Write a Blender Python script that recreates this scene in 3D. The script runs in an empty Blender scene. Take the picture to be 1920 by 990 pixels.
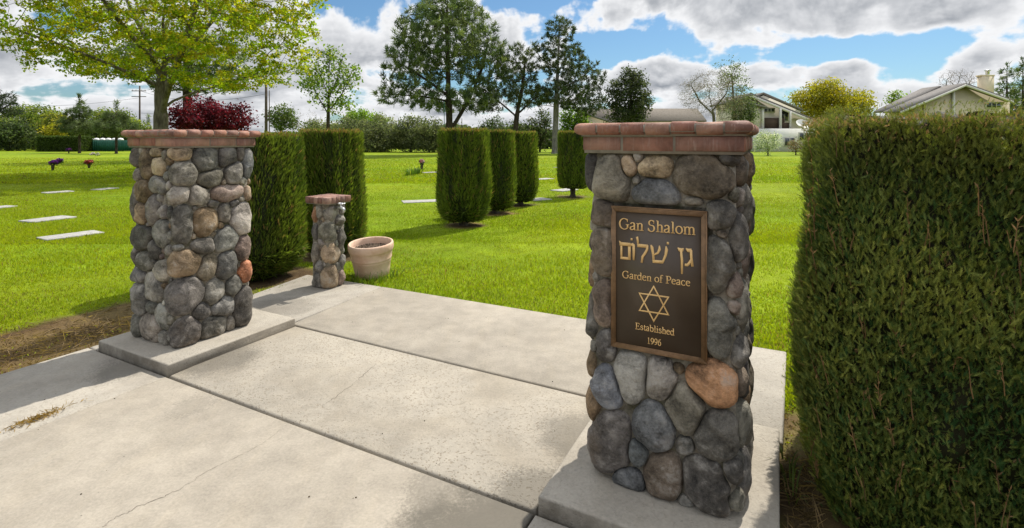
import bpy, math, random
import numpy as np

# ------------------------------------------------------------------ camera, sky, sun, exposure
S = bpy.context.scene
D = bpy.data
R = math.radians
EYE = 1.6
FOC = 960.0            # focal length in pixels of the 1920 wide photograph
HOR = 262.0            # horizon row

cam_d = D.cameras.new("camera")
cam = D.objects.new("camera", cam_d)
S.collection.objects.link(cam)
cam.location = (0, 0, EYE)
cam.rotation_euler = (R(90), 0, 0)
cam_d.lens = 18.0
cam_d.sensor_width = 36.0
cam_d.shift_y = -(495 - HOR) / 1920.0
cam_d.clip_start = 0.05
cam_d.clip_end = 3000
S.camera = cam

SUN_AZ, SUN_EL = R(38), R(54)          # azimuth measured from +Y towards +X
SUN_STRENGTH = 4.3
SKY_STRENGTH = 0.1
CLOUD = 0.78
sun_d = D.lights.new("sun", 'SUN')
sun_d.energy = SUN_STRENGTH
sun_d.angle = R(0.53)
sun_d.color = (1.0, 0.945, 0.86)
sun = D.objects.new("sun", sun_d)
S.collection.objects.link(sun)
sun.location = (20, 30, 60)
sun.rotation_euler = (R(90) - SUN_EL, 0, math.pi - SUN_AZ)

S.view_settings.view_transform = 'Standard'
S.view_settings.look = 'None'
S.view_settings.gamma = 1.0
S.view_settings.exposure = 0.40
S.view_settings.use_curve_mapping = False
S.render.engine = 'CYCLES'
S.cycles.use_denoising = True
S.cycles.denoiser = 'OPENIMAGEDENOISE'
S.cycles.denoising_input_passes = 'RGB_ALBEDO_NORMAL'
S.cycles.denoising_prefilter = 'NONE'
S.cycles.max_bounces = 8
S.cycles.sample_clamp_indirect = 6.0
S.cycles.transparent_max_bounces = 8
S.cycles.caustics_reflective = False
S.cycles.caustics_refractive = False


class NT:
    """small helper for writing node trees"""
    def __init__(self, tree):
        self.t = tree
        tree.nodes.clear()

    def n(self, typ, props=None, **ins):
        nd = self.t.nodes.new(typ)
        for k, v in (props or {}).items():
            setattr(nd, k, v)
        for k, v in ins.items():
            self.set(nd, k, v)
        return nd

    def set(self, nd, k, v):
        key = int(k[1:]) if (k[0] == 'i' and k[1:].isdigit()) else k.replace('_', ' ')
        s = nd.inputs[key]
        if hasattr(v, 'outputs'):
            v = v.outputs[0]
        if hasattr(v, 'links') or isinstance(v, bpy.types.NodeSocket):
            self.t.links.new(v, s)
        else:
            if isinstance(v, (tuple, list)) and s.type == 'RGBA' and len(v) == 3:
                v = (*v, 1)
            s.default_value = v

    def m(self, op, a, b=0.0, c=0.0, clamp=False):
        nd = self.n('ShaderNodeMath', {'operation': op, 'use_clamp': clamp}, i0=a, i1=b)
        if op in ('MULTIPLY_ADD', 'SMOOTH_MIN', 'SMOOTH_MAX', 'COMPARE'):
            self.set(nd, 'i2', c)
        return nd.outputs[0]

    def mix(self, f, a, b, mode='MIX'):
        nd = self.n('ShaderNodeMix', {'data_type': 'RGBA', 'blend_type': mode, 'clamp_factor': True})
        self.set(nd, 'i0', f)
        self.set(nd, 'i6', a)
        self.set(nd, 'i7', b)
        return nd.outputs[2]

    def ss(self, x, lo, hi, a=0.0, b=1.0):
        nd = self.n('ShaderNodeMapRange', {'interpolation_type': 'SMOOTHSTEP'}, Value=x)
        nd.inputs[1].default_value = lo
        nd.inputs[2].default_value = hi
        nd.inputs[3].default_value = a
        nd.inputs[4].default_value = b
        return nd.outputs[0]

    def noise(self, vec, scale, detail=4.0, rough=0.55, dist=0.0, dim='3D'):
        return self.n('ShaderNodeTexNoise', {'noise_dimensions': dim}, Vector=vec, Scale=scale, Detail=detail,
                      Roughness=rough, Distortion=dist)

    def comb(self, x, y, z=0.0):
        return self.n('ShaderNodeCombineXYZ', X=x, Y=y, Z=z).outputs[0]


world = D.worlds.new("World")
S.world = world
world.use_nodes = True
world.cycles.sampling_method = 'MANUAL'
world.cycles.sample_map_resolution = 1024
w = NT(world.node_tree)
tc = w.n('ShaderNodeTexCoord')
sep = w.n('ShaderNodeSeparateXYZ', Vector=tc.outputs['Generated'])
dx, dy, dz = sep.outputs
sky = w.n('ShaderNodeTexSky', {'sky_type': 'NISHITA', 'sun_disc': False, 'sun_elevation': SUN_EL,
                               'sun_rotation': SUN_AZ, 'air_density': 1.1, 'dust_density': 0.6, 'ozone_density': 2.0})
sky_c = w.mix(1.0, sky.outputs[0], (0.50, 0.68, 0.80), 'MULTIPLY')
# cumulus: fractal noise in azimuth / height, squeezed towards the horizon, over a few large banks
az = w.m('ARCTAN2', dx, dy)
el = w.m('MAXIMUM', dz, 0.0)
den = w.m('ADD', el, 0.085)
iv = w.m('DIVIDE', 1.0, den)
cu = w.m('MULTIPLY', az, 2.5)
cv = w.m('MULTIPLY', w.m('LOGARITHM', den, 2.718), 0.55)
cuw = w.m('MULTIPLY', cu, 0.5)


def cloud_field(off_v):
    v_ = w.m('ADD', cv, off_v)
    coarse = w.noise(w.comb(cuw, v_, 7.3), 3.7, 5.0, 0.58, 0.2)
    p = w.comb(cu, v_, 2.1)
    n1 = w.noise(p, 6.0, 6.0, 0.6)
    wp = w.n('ShaderNodeVectorMath', {'operation': 'ADD'}, i0=p, i1=w.mix(1.0, (0.10, 0.10, 0.10), n1.outputs[1], 'MULTIPLY')).outputs[0]
    vo = w.n('ShaderNodeTexVoronoi', {'feature': 'F1', 'normalize': True}, Vector=wp, Scale=5.5, Detail=1.0, Roughness=0.5, Lacunarity=2.3)
    puff = w.m('SUBTRACT', 0.62, vo.outputs['Distance'])
    return w.m('ADD', w.m('ADD', w.m('MULTIPLY', coarse.outputs[0], 0.74), w.m('MULTIPLY', n1.outputs[0], 0.26)), w.m('MULTIPLY', puff, 0.26))


f0 = cloud_field(0.0)
f1 = cloud_field(0.030)
# banks and gaps: (azimuth, height, half width, half height, amount)
bank = None
for (a0, h0, wa, wh, am) in ((0.50, 0.235, 0.24, 0.034, 0.10), (0.16, 0.225, 0.10, 0.026, 0.08), (0.02, 0.262, 0.06, 0.016, -0.14), (-0.10, 0.17, 0.14, 0.06, 0.08), (-0.45, 0.15, 0.25, 0.08, 0.10),
                             (0.23, 0.17, 0.12, 0.022, -0.20), (0.56, 0.150, 0.13, 0.015, -0.22), (0.74, 0.185, 0.13, 0.02, 0.14), (0.36, 0.120, 0.20, 0.020, 0.08), (0.30, 0.205, 0.05, 0.02, -0.12), (0.62, 0.135, 0.14, 0.014, -0.12), (-0.16, 0.12, 0.10, 0.02, -0.08),
                             (-0.30, 0.262, 0.07, 0.02, -0.16), (-0.03, 0.25, 0.05, 0.02, -0.1), (0.8, 0.22, 0.2, 0.02, 0.1)):
    ga = w.m('POWER', w.m('DIVIDE', w.m('SUBTRACT', az, a0), wa), 2.0)
    gh = w.m('POWER', w.m('DIVIDE', w.m('SUBTRACT', el, h0), wh), 2.0)
    g = w.m('MULTIPLY', w.m('EXPONENT', w.m('MULTIPLY', w.m('ADD', ga, gh), -1.0)), am)
    bank = g if bank is None else w.m('ADD', bank, g)
horiz = w.ss(el, 0.0, 0.12, 0.06, 0.0)
cov = w.m('ADD', w.m('ADD', f0, bank), horiz)
alpha = w.ss(cov, 0.53, 0.595)
thick = w.ss(cov, 0.56, 0.70)
lit = w.m('ADD', 0.45, w.m('MULTIPLY', w.m('SUBTRACT', f0, f1), 4.2), clamp=True)
grey = w.m('MULTIPLY', thick, w.m('SUBTRACT', 1.12, lit), clamp=True)
CL = 1.0 / SKY_STRENGTH
CL *= CLOUD
cloud_c = w.mix(grey, (0.95 * CL, 0.955 * CL, 0.97 * CL), (0.32 * CL, 0.345 * CL, 0.385 * CL))
# unseen clouds overhead get added brightness, as fill light for the shaded faces
fill_boost = w.ss(dz, 0.27, 0.6, 1.0, 1.85)
cloud_c = w.mix(1.0, cloud_c, w.comb(fill_boost, fill_boost, fill_boost), 'MULTIPLY')
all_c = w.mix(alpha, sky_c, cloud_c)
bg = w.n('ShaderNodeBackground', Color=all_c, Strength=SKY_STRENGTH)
out = w.n('ShaderNodeOutputWorld')
w.t.links.new(bg.outputs[0], out.inputs[0])

# ------------------------------------------------------------------ places
TH = R(27.5)
UX, UY = math.sin(TH), math.cos(TH)     # u: along the path, away from the camera
VX, VY = UY, -UX                        # v: across the path, to the right
OX, OY = -2.33, 3.467                   # left end of the first joint


def W(v, u, z=0.0):
    return (OX + v * VX + u * UX, OY + v * VY + u * UY, z)


def G(px, py, h=0.0):
    """the point at height h that shows at photo pixel px, py"""
    Z = FOC * (EYE - h) / (py - HOR)
    return ((px - 960) / FOC * Z, Z, h)


def A(px, Y):
    return (px - 960) / FOC * Y


def Hh(py, Y):
    return EYE + (HOR - py) / FOC * Y


def to_vu(x, y):
    a, b = x - OX, y - OY
    return a * VX + b * VY, a * UX + b * UY


def face_pt(px, py, axis, val):
    """photo pixel -> (v, u, z) on the upright plane v=val or u=val"""
    k = (px - 960) / FOC
    if axis == 'u':      # x = k*y with u fixed, solve v
        v = (k * (OY + val * UY) - (OX + val * UX)) / (VX - k * VY)
        u = val
    else:
        u = (k * (OY + val * VY) - (OX + val * VX)) / (UX - k * UY)
        v = val
    y = OY + v * VY + u * UY
    return v, u, EYE + (HOR - py) / FOC * y


# ------------------------------------------------------------------ mesh helpers
def mesh_np(name, V, F, mat, parent=None, col=None, smooth=False):
    """V (n,3); F list of (m,k) index arrays; col (n,3) optional point colours"""
    V = np.asarray(V, dtype=np.float32)
    me = D.meshes.new(name)
    me.vertices.add(len(V))
    me.vertices.foreach_set('co', V.ravel())
    F = [np.asarray(f, dtype=np.int32) for f in F if len(f)]
    loops = np.concatenate([f.ravel() for f in F])
    sizes = np.concatenate([np.full(len(f), f.shape[1], dtype=np.int32) for f in F])
    starts = np.concatenate([[0], np.cumsum(sizes)[:-1]]).astype(np.int32)
    me.loops.add(len(loops))
    me.loops.foreach_set('vertex_index', loops)
    me.polygons.add(len(sizes))
    me.polygons.foreach_set('loop_start', starts)
    me.polygons.foreach_set('loop_total', sizes)
    if smooth:
        me.polygons.foreach_set('use_smooth', np.ones(len(sizes), dtype=bool))
    if col is not None:
        c = np.ones((len(V), 4), dtype=np.float32)
        c[:, :3] = col
        at = me.attributes.new('Col', 'FLOAT_COLOR', 'POINT')
        at.data.foreach_set('color', c.ravel())
    me.update(calc_edges=True)
    me.validate()
    me.materials.append(mat)
    o = D.objects.new(name, me)
    S.collection.objects.link(o)
    if parent is not None:
        o.parent = parent
    return o


class MB:
    """collects pieces of one mesh"""
    def __init__(self):
        self.V, self.F, self.C, self.n = [], {}, [], 0

    def add(self, V, F, c=(1, 1, 1)):
        V = np.asarray(V, dtype=float).reshape(-1, 3)
        c = np.asarray(c, dtype=float)
        if c.ndim == 1:
            c = np.tile(c, (len(V), 1))
        self.V.append(V)
        self.C.append(c)
        for f in F:
            f = np.asarray(f, dtype=np.int64)
            if f.ndim == 1:
                f = f[None, :]
            self.F.setdefault(f.shape[1], []).append(f + self.n)
        self.n += len(V)
        return self

    def box(self, x0, x1, y0, y1, z0, z1, c=(1, 1, 1), b=0.0):
        if b <= 0:
            V = [(x, y, z) for z in (z0, z1) for y in (y0, y1) for x in (x0, x1)]
            return self.add(V, [np.array([[0, 2, 3, 1], [4, 5, 7, 6], [0, 1, 5, 4], [2, 6, 7, 3], [0, 4, 6, 2], [1, 3, 7, 5]])], c)
        # bevelled: rings
        rings = [(z0, b), (z0 + b, 0), (z1 - b, 0), (z1 - b * 0.3, b * 0.3), (z1, b)]
        V = []
        for (z, i) in rings:
            k = b * 0.6
            X0, X1, Y0, Y1 = x0 + i, x1 - i, y0 + i, y1 - i
            V += [(X0 + k, Y0, z), (X1 - k, Y0, z), (X1, Y0 + k, z), (X1, Y1 - k, z), (X1 - k, Y1, z), (X0 + k, Y1, z), (X0, Y1 - k, z), (X0, Y0 + k, z)]
        q = []
        for r in range(len(rings) - 1):
            for j in range(8):
                a, bb = r * 8 + j, r * 8 + (j + 1) % 8
                q.append((a, bb, bb + 8, a + 8))
        n = (len(rings) - 1) * 8
        return self.add(V, [np.array(q), np.array([list(range(7, -1, -1))]), np.array([[n + j for j in range(8)]])], c)

    def prism(self, poly, axis, d0, d1, c=(1, 1, 1)):
        """poly in the plane across axis ('x': (y,z), 'y': (x,z), 'z': (x,y)), from d0 to d1"""
        n = len(poly)
        f = {'x': lambda a, b, d: (d, a, b), 'y': lambda a, b, d: (a, d, b), 'z': lambda a, b, d: (a, b, d)}[axis]
        V = [f(a, b, d0) for a, b in poly] + [f(a, b, d1) for a, b in poly]
        side = np.array([[i, (i + 1) % n, n + (i + 1) % n, n + i] for i in range(n)])
        caps = [np.array([list(range(n - 1, -1, -1))]), np.array([list(range(n, 2 * n))])]
        return self.add(V, [side] + caps, c)

    def tube(self, P, rad, k=8, c=(1, 1, 1), caps=True):
        P = np.asarray(P, dtype=float)
        n = len(P)
        rad = np.broadcast_to(np.asarray(rad, dtype=float), (n,))
        T = np.gradient(P, axis=0)
        T /= np.linalg.norm(T, axis=1)[:, None] + 1e-12
        ref = np.where(np.abs(T[:, 2:3]) > 0.9, np.array([[1.0, 0, 0]]), np.array([[0, 0, 1.0]]))
        if np.abs(T[0, 2]) > 0.7:
            ref = np.tile([[1.0, 0.02, 0]], (n, 1))
        B = np.cross(T, ref)
        B /= np.linalg.norm(B, axis=1)[:, None] + 1e-12
        N = np.cross(B, T)
        a = np.arange(k) * 2 * np.pi / k
        V = P[:, None, :] + rad[:, None, None] * (np.cos(a)[None, :, None] * B[:, None, :] + np.sin(a)[None, :, None] * N[:, None, :])
        V = V.reshape(-1, 3)
        i = np.arange(n - 1)[:, None] * k
        j = np.arange(k)[None, :]
        j2 = (j + 1) % k
        q = np.stack([i + j, i + j2, i + k + j2, i + k + j], -1).reshape(-1, 4)
        F = [q]
        if caps:
            F += [np.array([list(range(k - 1, -1, -1))]), np.array([[(n - 1) * k + t for t in range(k)]])]
        return self.add(V, F, c)

    def lathe(self, prof, k=32, c=(1, 1, 1), closed=False):
        n = len(prof)
        a = np.arange(k) * 2 * np.pi / k
        V = np.array([[(r * math.cos(t), r * math.sin(t), z) for t in a] for r, z in prof]).reshape(-1, 3)
        q = []
        for i in range(n - 1 if not closed else n):
            i2 = (i + 1) % n
            for j in range(k):
                j2 = (j + 1) % k
                q.append((i * k + j, i * k + j2, i2 * k + j2, i2 * k + j))
        return self.add(V, [np.array(q)], c)

    def ball(self, cx, cy, cz, r, c=(1, 1, 1), k=8, sz=1.0):
        prof = [(max(1e-4, r * math.sin(t)), -r * sz * math.cos(t)) for t in np.linspace(0.0, math.pi, k // 2 + 2)]
        m = MB()
        m.lathe(prof, k)
        V = m.V[0] + np.array([cx, cy, cz])
        return self.add(V, m.F[4], c)

    def build(self, name, mat, parent=None, smooth=False, colors=True):
        V = np.concatenate(self.V)
        F = [np.concatenate(x) for x in self.F.values()]
        return mesh_np(name, V, F, mat, parent, np.concatenate(self.C) if colors else None, smooth)


def thing(name, label, cat, loc=(0, 0, 0), rz=0.0, group=None):
    o = D.objects.new(name, None)
    S.collection.objects.link(o)
    o.location = loc
    o.rotation_euler = (0, 0, rz)
    o['label'] = label
    o['category'] = cat
    if group:
        o['group'] = group
    return o


def tag(o, label, cat, group=None):
    o['label'] = label
    o['category'] = cat
    if group:
        o['group'] = group
    return o


def kind(o, k):
    o['kind'] = k
    return o


def fb(P, scale, seed=0, octaves=3):
    """cheap smooth pseudo noise in about -1..1 from sums of sines, for numpy points (n,d)"""
    rg = np.random.default_rng(seed)
    P = np.asarray(P, dtype=float) * scale
    out = np.zeros(len(P))
    amp, tot = 1.0, 0.0
    for o in range(octaves):
        for _ in range(3):
            k = rg.normal(size=P.shape[1]) * (1.9 ** o)
            out += amp * np.sin(P @ k + rg.uniform(0, 6.28))
        tot += amp * 1.7
        amp *= 0.55
    return out / tot


# ------------------------------------------------------------------ materials
def mat(name):
    m = D.materials.new(name)
    m.use_nodes = True
    return m, NT(m.node_tree)


def finish(t, color, rough=0.8, bump=None, bump_s=0.3, bump_d=0.01, spec=0.3, metal=0.0, trans=0.0, trans_c=None):
    p = t.n('ShaderNodeBsdfPrincipled', Base_Color=color, Roughness=rough, Metallic=metal)
    p.inputs['Specular IOR Level'].default_value = spec
    if bump is not None:
        b = t.n('ShaderNodeBump', Strength=bump_s, Distance=bump_d, Height=bump)
        t.set(p, 'Normal', b)
    o = t.n('ShaderNodeOutputMaterial')
    if trans > 0:
        tr = t.n('ShaderNodeBsdfTranslucent', Color=trans_c if trans_c is not None else color)
        mx = t.n('ShaderNodeMixShader', i0=trans)
        t.t.links.new(p.outputs[0], mx.inputs[1])
        t.t.links.new(tr.outputs[0], mx.inputs[2])
        t.t.links.new(mx.outputs[0], o.inputs[0])
    else:
        t.t.links.new(p.outputs[0], o.inputs[0])


def m_plain(name, c, rough=0.7, spec=0.3, metal=0.0, var=0.12, scale=6.0):
    m, t = mat(name)
    co = t.n('ShaderNodeTexCoord').outputs['Object']
    n = t.noise(co, scale, 5.0)
    f = t.m('ADD', 1.0 - var, t.m('MULTIPLY', n.outputs[0], 2 * var))
    cc = t.mix(1.0, c, t.comb(f, f, f), 'MULTIPLY')
    finish(t, cc, rough, n.outputs[0], 0.15, 0.01, spec, metal)
    return m


def m_leaf(name, trans=0.4, rough=0.6, boost=(1.25, 1.3, 0.8), spec=0.25):
    m, t = mat(name)
    a = t.n('ShaderNodeAttribute', {'attribute_name': 'Col'})
    tc_ = t.mix(1.0, a.outputs[0], boost, 'MULTIPLY')
    finish(t, a.outputs[0], rough, spec=spec, trans=trans, trans_c=tc_)
    return m


M_LEAF = m_leaf('leaf', 0.5)
M_NEEDLE = m_leaf('needle', 0.35, 0.65)
M_CONIFER = m_leaf('clipped_conifer', 0.34, 0.65, (1.2, 1.25, 0.6))
M_GRASS = m_leaf('grass_blade', 0.5, 0.55, (1.3, 1.35, 0.55))
M_PETAL = m_leaf('petal', 0.3, 0.6, (1.1, 1.1, 1.1))


def m_bark(name, c1, c2, scale=9.0):
    m, t = mat(name)
    co = t.n('ShaderNodeTexCoord').outputs['Object']
    mp = t.n('ShaderNodeMapping', Vector=co)
    mp.inputs['Scale'].default_value = (1, 1, 0.22)
    n = t.noise(mp.outputs[0], scale, 8.0, 0.65)
    n2 = t.noise(co, 1.7, 4.0)
    f = t.ss(t.m('ADD', t.m('MULTIPLY', n.outputs[0], 0.7), t.m('MULTIPLY', n2.outputs[0], 0.3)), 0.35, 0.65)
    finish(t, t.mix(f, c1, c2), 0.9, n.outputs[0], 0.8, 0.03, 0.15)
    return m


M_BARK = m_bark('bark_grey', (0.06, 0.05, 0.038), (0.2, 0.175, 0.13))
M_BARK_D = m_bark('bark_dark', (0.025, 0.02, 0.016), (0.085, 0.065, 0.05))
M_BARK_P = m_bark('bark_pale', (0.12, 0.11, 0.1), (0.30, 0.28, 0.255))
M_WOOD = m_bark('weathered_pole', (0.05, 0.04, 0.032), (0.13, 0.10, 0.08))


def m_stone():
    m, t = mat('river_stone')
    co = t.n('ShaderNodeTexCoord').outputs['Object']
    a = t.n('ShaderNodeAttribute', {'attribute_name': 'Col'})
    n1 = t.noise(co, 7.0, 9.0, 0.66, 0.4)
    n2 = t.noise(co, 26.0, 7.0, 0.7)
    n3 = t.noise(co, 3.1, 4.0, 0.5)
    n5 = t.noise(co, 95.0, 4.0, 0.7)
    f = t.m('ADD', t.m('ADD', t.ss(n1.outputs[0], 0.34, 0.66, 0.48, 1.5), t.m('MULTIPLY', t.m('SUBTRACT', n2.outputs[0], 0.5), 1.4)), t.m('MULTIPLY', t.m('SUBTRACT', n5.outputs[0], 0.5), 1.3))
    f = t.m('MAXIMUM', f, 0.18)
    c = t.mix(1.0, a.outputs[0], t.comb(f, f, f), 'MULTIPLY')
    # pale lime bloom, and dark patina in blotches
    bl = t.m('MULTIPLY', t.ss(t.m('ADD', t.m('MULTIPLY', n1.outputs[0], 0.6), t.m('MULTIPLY', n2.outputs[0], 0.4)), 0.50, 0.64), t.ss(n3.outputs[0], 0.38, 0.58))
    c = t.mix(t.m('MULTIPLY', bl, 0.7), c, (0.36, 0.335, 0.295))
    wn = t.noise(co, 4.6, 6.0, 0.6, 0.3)
    c = t.mix(t.ss(wn.outputs[0], 0.56, 0.72, 0.0, 0.35), c, (0.16, 0.115, 0.07))
    v = t.n('ShaderNodeTexVoronoi', Vector=co, Scale=85.0)
    pit = t.ss(v.outputs['Distance'], 0.05, 0.3)
    h = t.m('ADD', t.m('ADD', t.m('MULTIPLY', n1.outputs[0], 1.3), t.m('MULTIPLY', n2.outputs[0], 0.5)), t.m('MULTIPLY', pit, 0.08))
    finish(t, c, 0.78, h, 0.9, 0.02, 0.3)
    return m


M_STONE = m_stone()


def m_mortar():
    m, t = mat('mortar')
    co = t.n('ShaderNodeTexCoord').outputs['Object']
    n = t.noise(co, 14.0, 8.0, 0.65)
    n2 = t.noise(co, 60.0, 4.0, 0.6)
    c = t.mix(t.ss(n.outputs[0], 0.3, 0.7), (0.17, 0.15, 0.118), (0.34, 0.305, 0.25))
    z = t.n('ShaderNodeSeparateXYZ', Vector=co).outputs[2]
    n4 = t.noise(co, 9.0, 5.0, 0.6)
    ms = t.m('MULTIPLY', t.ss(n4.outputs[0], 0.46, 0.66), 0.7)
    c = t.mix(ms, c, (0.04, 0.042, 0.013))
    finish(t, c, 0.95, t.m('ADD', n.outputs[0], n2.outputs[0]), 0.6, 0.02, 0.1)
    return m


M_MORTAR = m_mortar()
M_MORTAR_L = m_plain('pale_mortar', (0.27, 0.245, 0.205), 0.95, 0.1, 0, 0.4, 30)


def m_brick():
    m, t = mat('clay_brick')
    co = t.n('ShaderNodeTexCoord').outputs['Object']
    a = t.n('ShaderNodeAttribute', {'attribute_name': 'Col'})
    n = t.noise(co, 16.0, 7.0, 0.62)
    n2 = t.noise(co, 90.0, 4.0, 0.6)
    mp = t.n('ShaderNodeMapping', Vector=co)
    mp.inputs['Scale'].default_value = (1, 1, 0.12)
    n3 = t.noise(mp.outputs[0], 120.0, 3.0, 0.6)
    f = t.ss(n.outputs[0], 0.25, 0.75, 0.7, 1.25)
    c = t.mix(1.0, a.outputs[0], t.comb(f, f, f), 'MULTIPLY')
    c = t.mix(t.ss(n3.outputs[0], 0.5, 0.8, 0.0, 0.5), c, (0.42, 0.33, 0.28))
    c = t.mix(t.ss(n.outputs[0], 0.58, 0.75, 0.0, 0.45), c, (0.12, 0.085, 0.07))
    finish(t, c, 0.75, t.m('ADD', t.m('MULTIPLY', n.outputs[0], 0.6), t.m('MULTIPLY', n2.outputs[0], 0.4)), 0.35, 0.008, 0.3)
    return m


M_BRICK = m_brick()


def m_concrete(name, base=(0.325, 0.289, 0.233), pits=0.0, stains=(), warm=(0.315, 0.272, 0.205), grime=False):
    m, t = mat(name)
    co = t.n('ShaderNodeTexCoord').outputs['Object']
    n1 = t.noise(co, 1.1, 6.0, 0.6, 0.3)
    n2 = t.noise(co, 6.0, 7.0, 0.65)
    n3 = t.noise(co, 70.0, 5.0, 0.7)
    mp = t.n('ShaderNodeMapping', Vector=co)
    mp.inputs['Rotation'].default_value = (0, 0, TH)
    mp.inputs['Scale'].default_value = (1.0, 0.25, 1.0)
    n4 = t.noise(mp.outputs[0], 9.0, 5.0, 0.6, 0.2)
    c = t.mix(t.ss(n1.outputs[0], 0.35, 0.65), base, tuple(x * 0.83 for x in base))
    c = t.mix(t.ss(n4.outputs[0], 0.45, 0.7, 0.0, 0.28), c, warm)
    f = t.m('ADD', t.ss(n2.outputs[0], 0.3, 0.7, 0.88, 1.1), t.m('MULTIPLY', t.m('SUBTRACT', n3.outputs[0], 0.5), 0.75))
    c = t.mix(1.0, c, t.comb(f, f, f), 'MULTIPLY')
    h = t.m('ADD', t.m('MULTIPLY', n3.outputs[0], 0.5), t.m('MULTIPLY', n2.outputs[0], 0.4))
    # specks of dirt everywhere, deep pits on the worn slab
    v = t.n('ShaderNodeTexVoronoi', Vector=co, Scale=24.0, Randomness=1.0)
    rnd = t.n('ShaderNodeSeparateColor', Color=v.outputs['Color']).outputs[0]
    sp = t.m('MULTIPLY', t.ss(v.outputs['Distance'], 0.04, 0.12, 1.0, 0.0), t.ss(rnd, 0.93, 0.96))
    c = t.mix(t.m('MULTIPLY', sp, 0.8), c, (0.06, 0.048, 0.035))
    if pits > 0:
        pn = t.noise(co, 1.6, 4.0, 0.6, 0.4)
        pm = t.ss(pn.outputs[0], 0.34, 0.56)
        va = t.n('ShaderNodeTexVoronoi', Vector=t.n('ShaderNodeVectorMath', {'operation': 'ADD'}, i0=co, i1=t.mix(1.0, (0.02, 0.02, 0.02), n2.outputs[1], 'MULTIPLY')).outputs[0], Scale=74.0)
        ra = t.n('ShaderNodeSeparateColor', Color=va.outputs['Color']).outputs[1]
        rad = t.m('MULTIPLY', t.ss(ra, 0.35, 1.0), 0.42)
        pa = t.m('MULTIPLY', t.ss(t.m('SUBTRACT', va.outputs['Distance'], rad), -0.08, 0.02, 1.0, 0.0), t.ss(ra, 0.36, 0.45))
        pa = t.m('MULTIPLY', pa, t.m('ADD', t.m('MULTIPLY', pm, 0.85), 0.1))
        nf = t.noise(co, 38.0, 3.0, 0.7)
        pb = t.m('MULTIPLY', t.ss(nf.outputs[0], 0.56, 0.66), pm)
        pit = t.m('MAXIMUM', pa, t.m('MULTIPLY', pb, 0.7))
        c = t.mix(t.m('MULTIPLY', pm, 0.22), c, (0.47, 0.44, 0.38))
        c = t.mix(t.m('MULTIPLY', pit, pits), c, (0.19, 0.15, 0.10))
        h = t.m('SUBTRACT', h, t.m('MULTIPLY', pit, 1.2))
    if grime:
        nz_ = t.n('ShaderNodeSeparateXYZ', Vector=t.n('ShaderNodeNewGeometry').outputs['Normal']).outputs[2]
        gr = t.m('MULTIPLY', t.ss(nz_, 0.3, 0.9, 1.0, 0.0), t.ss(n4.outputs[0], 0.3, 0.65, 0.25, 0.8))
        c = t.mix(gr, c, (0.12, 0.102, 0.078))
    for (sx, sy, rad, am) in stains:
        d = t.n('ShaderNodeVectorMath', {'operation': 'DISTANCE'}, i0=co, i1=(sx, sy, 0.0)).outputs['Value']
        dd = t.m('ADD', d, t.m('MULTIPLY', t.m('SUBTRACT', n1.outputs[0], 0.5), rad * 1.6))
        dd = t.m('ADD', dd, t.m('MULTIPLY', t.m('SUBTRACT', n2.outputs[0], 0.5), rad * 0.6))
        c = t.mix(t.ss(t.m('ADD', dd, t.m('MULTIPLY', t.m('SUBTRACT', n3.outputs[0], 0.5), 0.25)), rad * 0.5, rad, am, 0.0), c, (0.10, 0.09, 0.072))
    finish(t, c, 0.85, h, 0.45, 0.008, 0.25)
    return m

# ------------------------------------------------------------------ ground
def axis(lo, hi, d, far, g=1.16):
    a = list(np.arange(lo, hi + 1e-6, d))
    s = d
    while a[-1] < far:
        s *= g
        a.append(a[-1] + s)
    s = d
    while a[0] > -far:
        s *= g
        a.insert(0, a[0] - s)
    return np.array(a)


SLOPE_P = [(-1.06, -4.0), (-1.06, 1.0), (-1.3, 2.3), (3.72, 2.37), (3.72, -4.0)]


def soil_amount(x, y):
    """1 on bare or dry ground, 0 on lawn (numpy)"""
    v, u = to_vu(x, y)
    nz = fb(np.stack([x, y], 1), 2.3, 5)
    nz2 = fb(np.stack([x, y], 1), 7.0, 6)
    # dry strip beside the left of the path
    d = -1.05 - v
    m1 = 1 - np.clip((d - 0.92 + 0.16 * nz + 0.05 * nz2 + np.clip(u - 0.7, 0, 2) * 0.1) / 0.22, 0, 1)
    m1 *= (v < -0.9) * np.clip((1.75 - u) / 0.3, 0, 1)
    # under the path and beds of the hedges
    m2 = ((v > -1.12) & (v < 3.66) & (u < 2.27)).astype(float)
    m3 = np.clip((v - 3.6) / 0.08, 0, 1) * np.clip((1.62 + 0.12 * nz - u) / 0.15, 0, 1)
    m4 = np.zeros_like(x)
    for (cx, cy, r) in BEDS:
        dd = np.hypot((x - cx) * 0.9, y - cy) + 0.10 * nz + 0.05 * nz2
        m4 = np.maximum(m4, 1 - np.clip((dd - r) / 0.14, 0, 1))
    return np.clip(np.maximum.reduce([m1, m2, m3, m4]), 0, 1), m1


TOPI = [  # x, y, radius, height, square-ness, seed
    (*W(-1.80, 1.97)[:2], 0.465, 1.715, 3.4, 1), (*W(-1.98, 3.27)[:2], 0.415, 1.775, 3.0, 2),
    (-0.92, 9.75, 0.475, 1.84, 2.4, 3), (-0.36, 11.4, 0.44, 1.85, 2.3, 4), (0.20, 12.8, 0.44, 1.84, 2.3, 5), (1.74, 14.6, 0.435, 1.88, 2.2, 6)]
BEDS = [(t[0], t[1] - 0.05, 0.34) for t in TOPI[2:]] + [(TOPI[0][0], TOPI[0][1], 0.52), (TOPI[1][0], TOPI[1][1], 0.45)]

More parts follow.
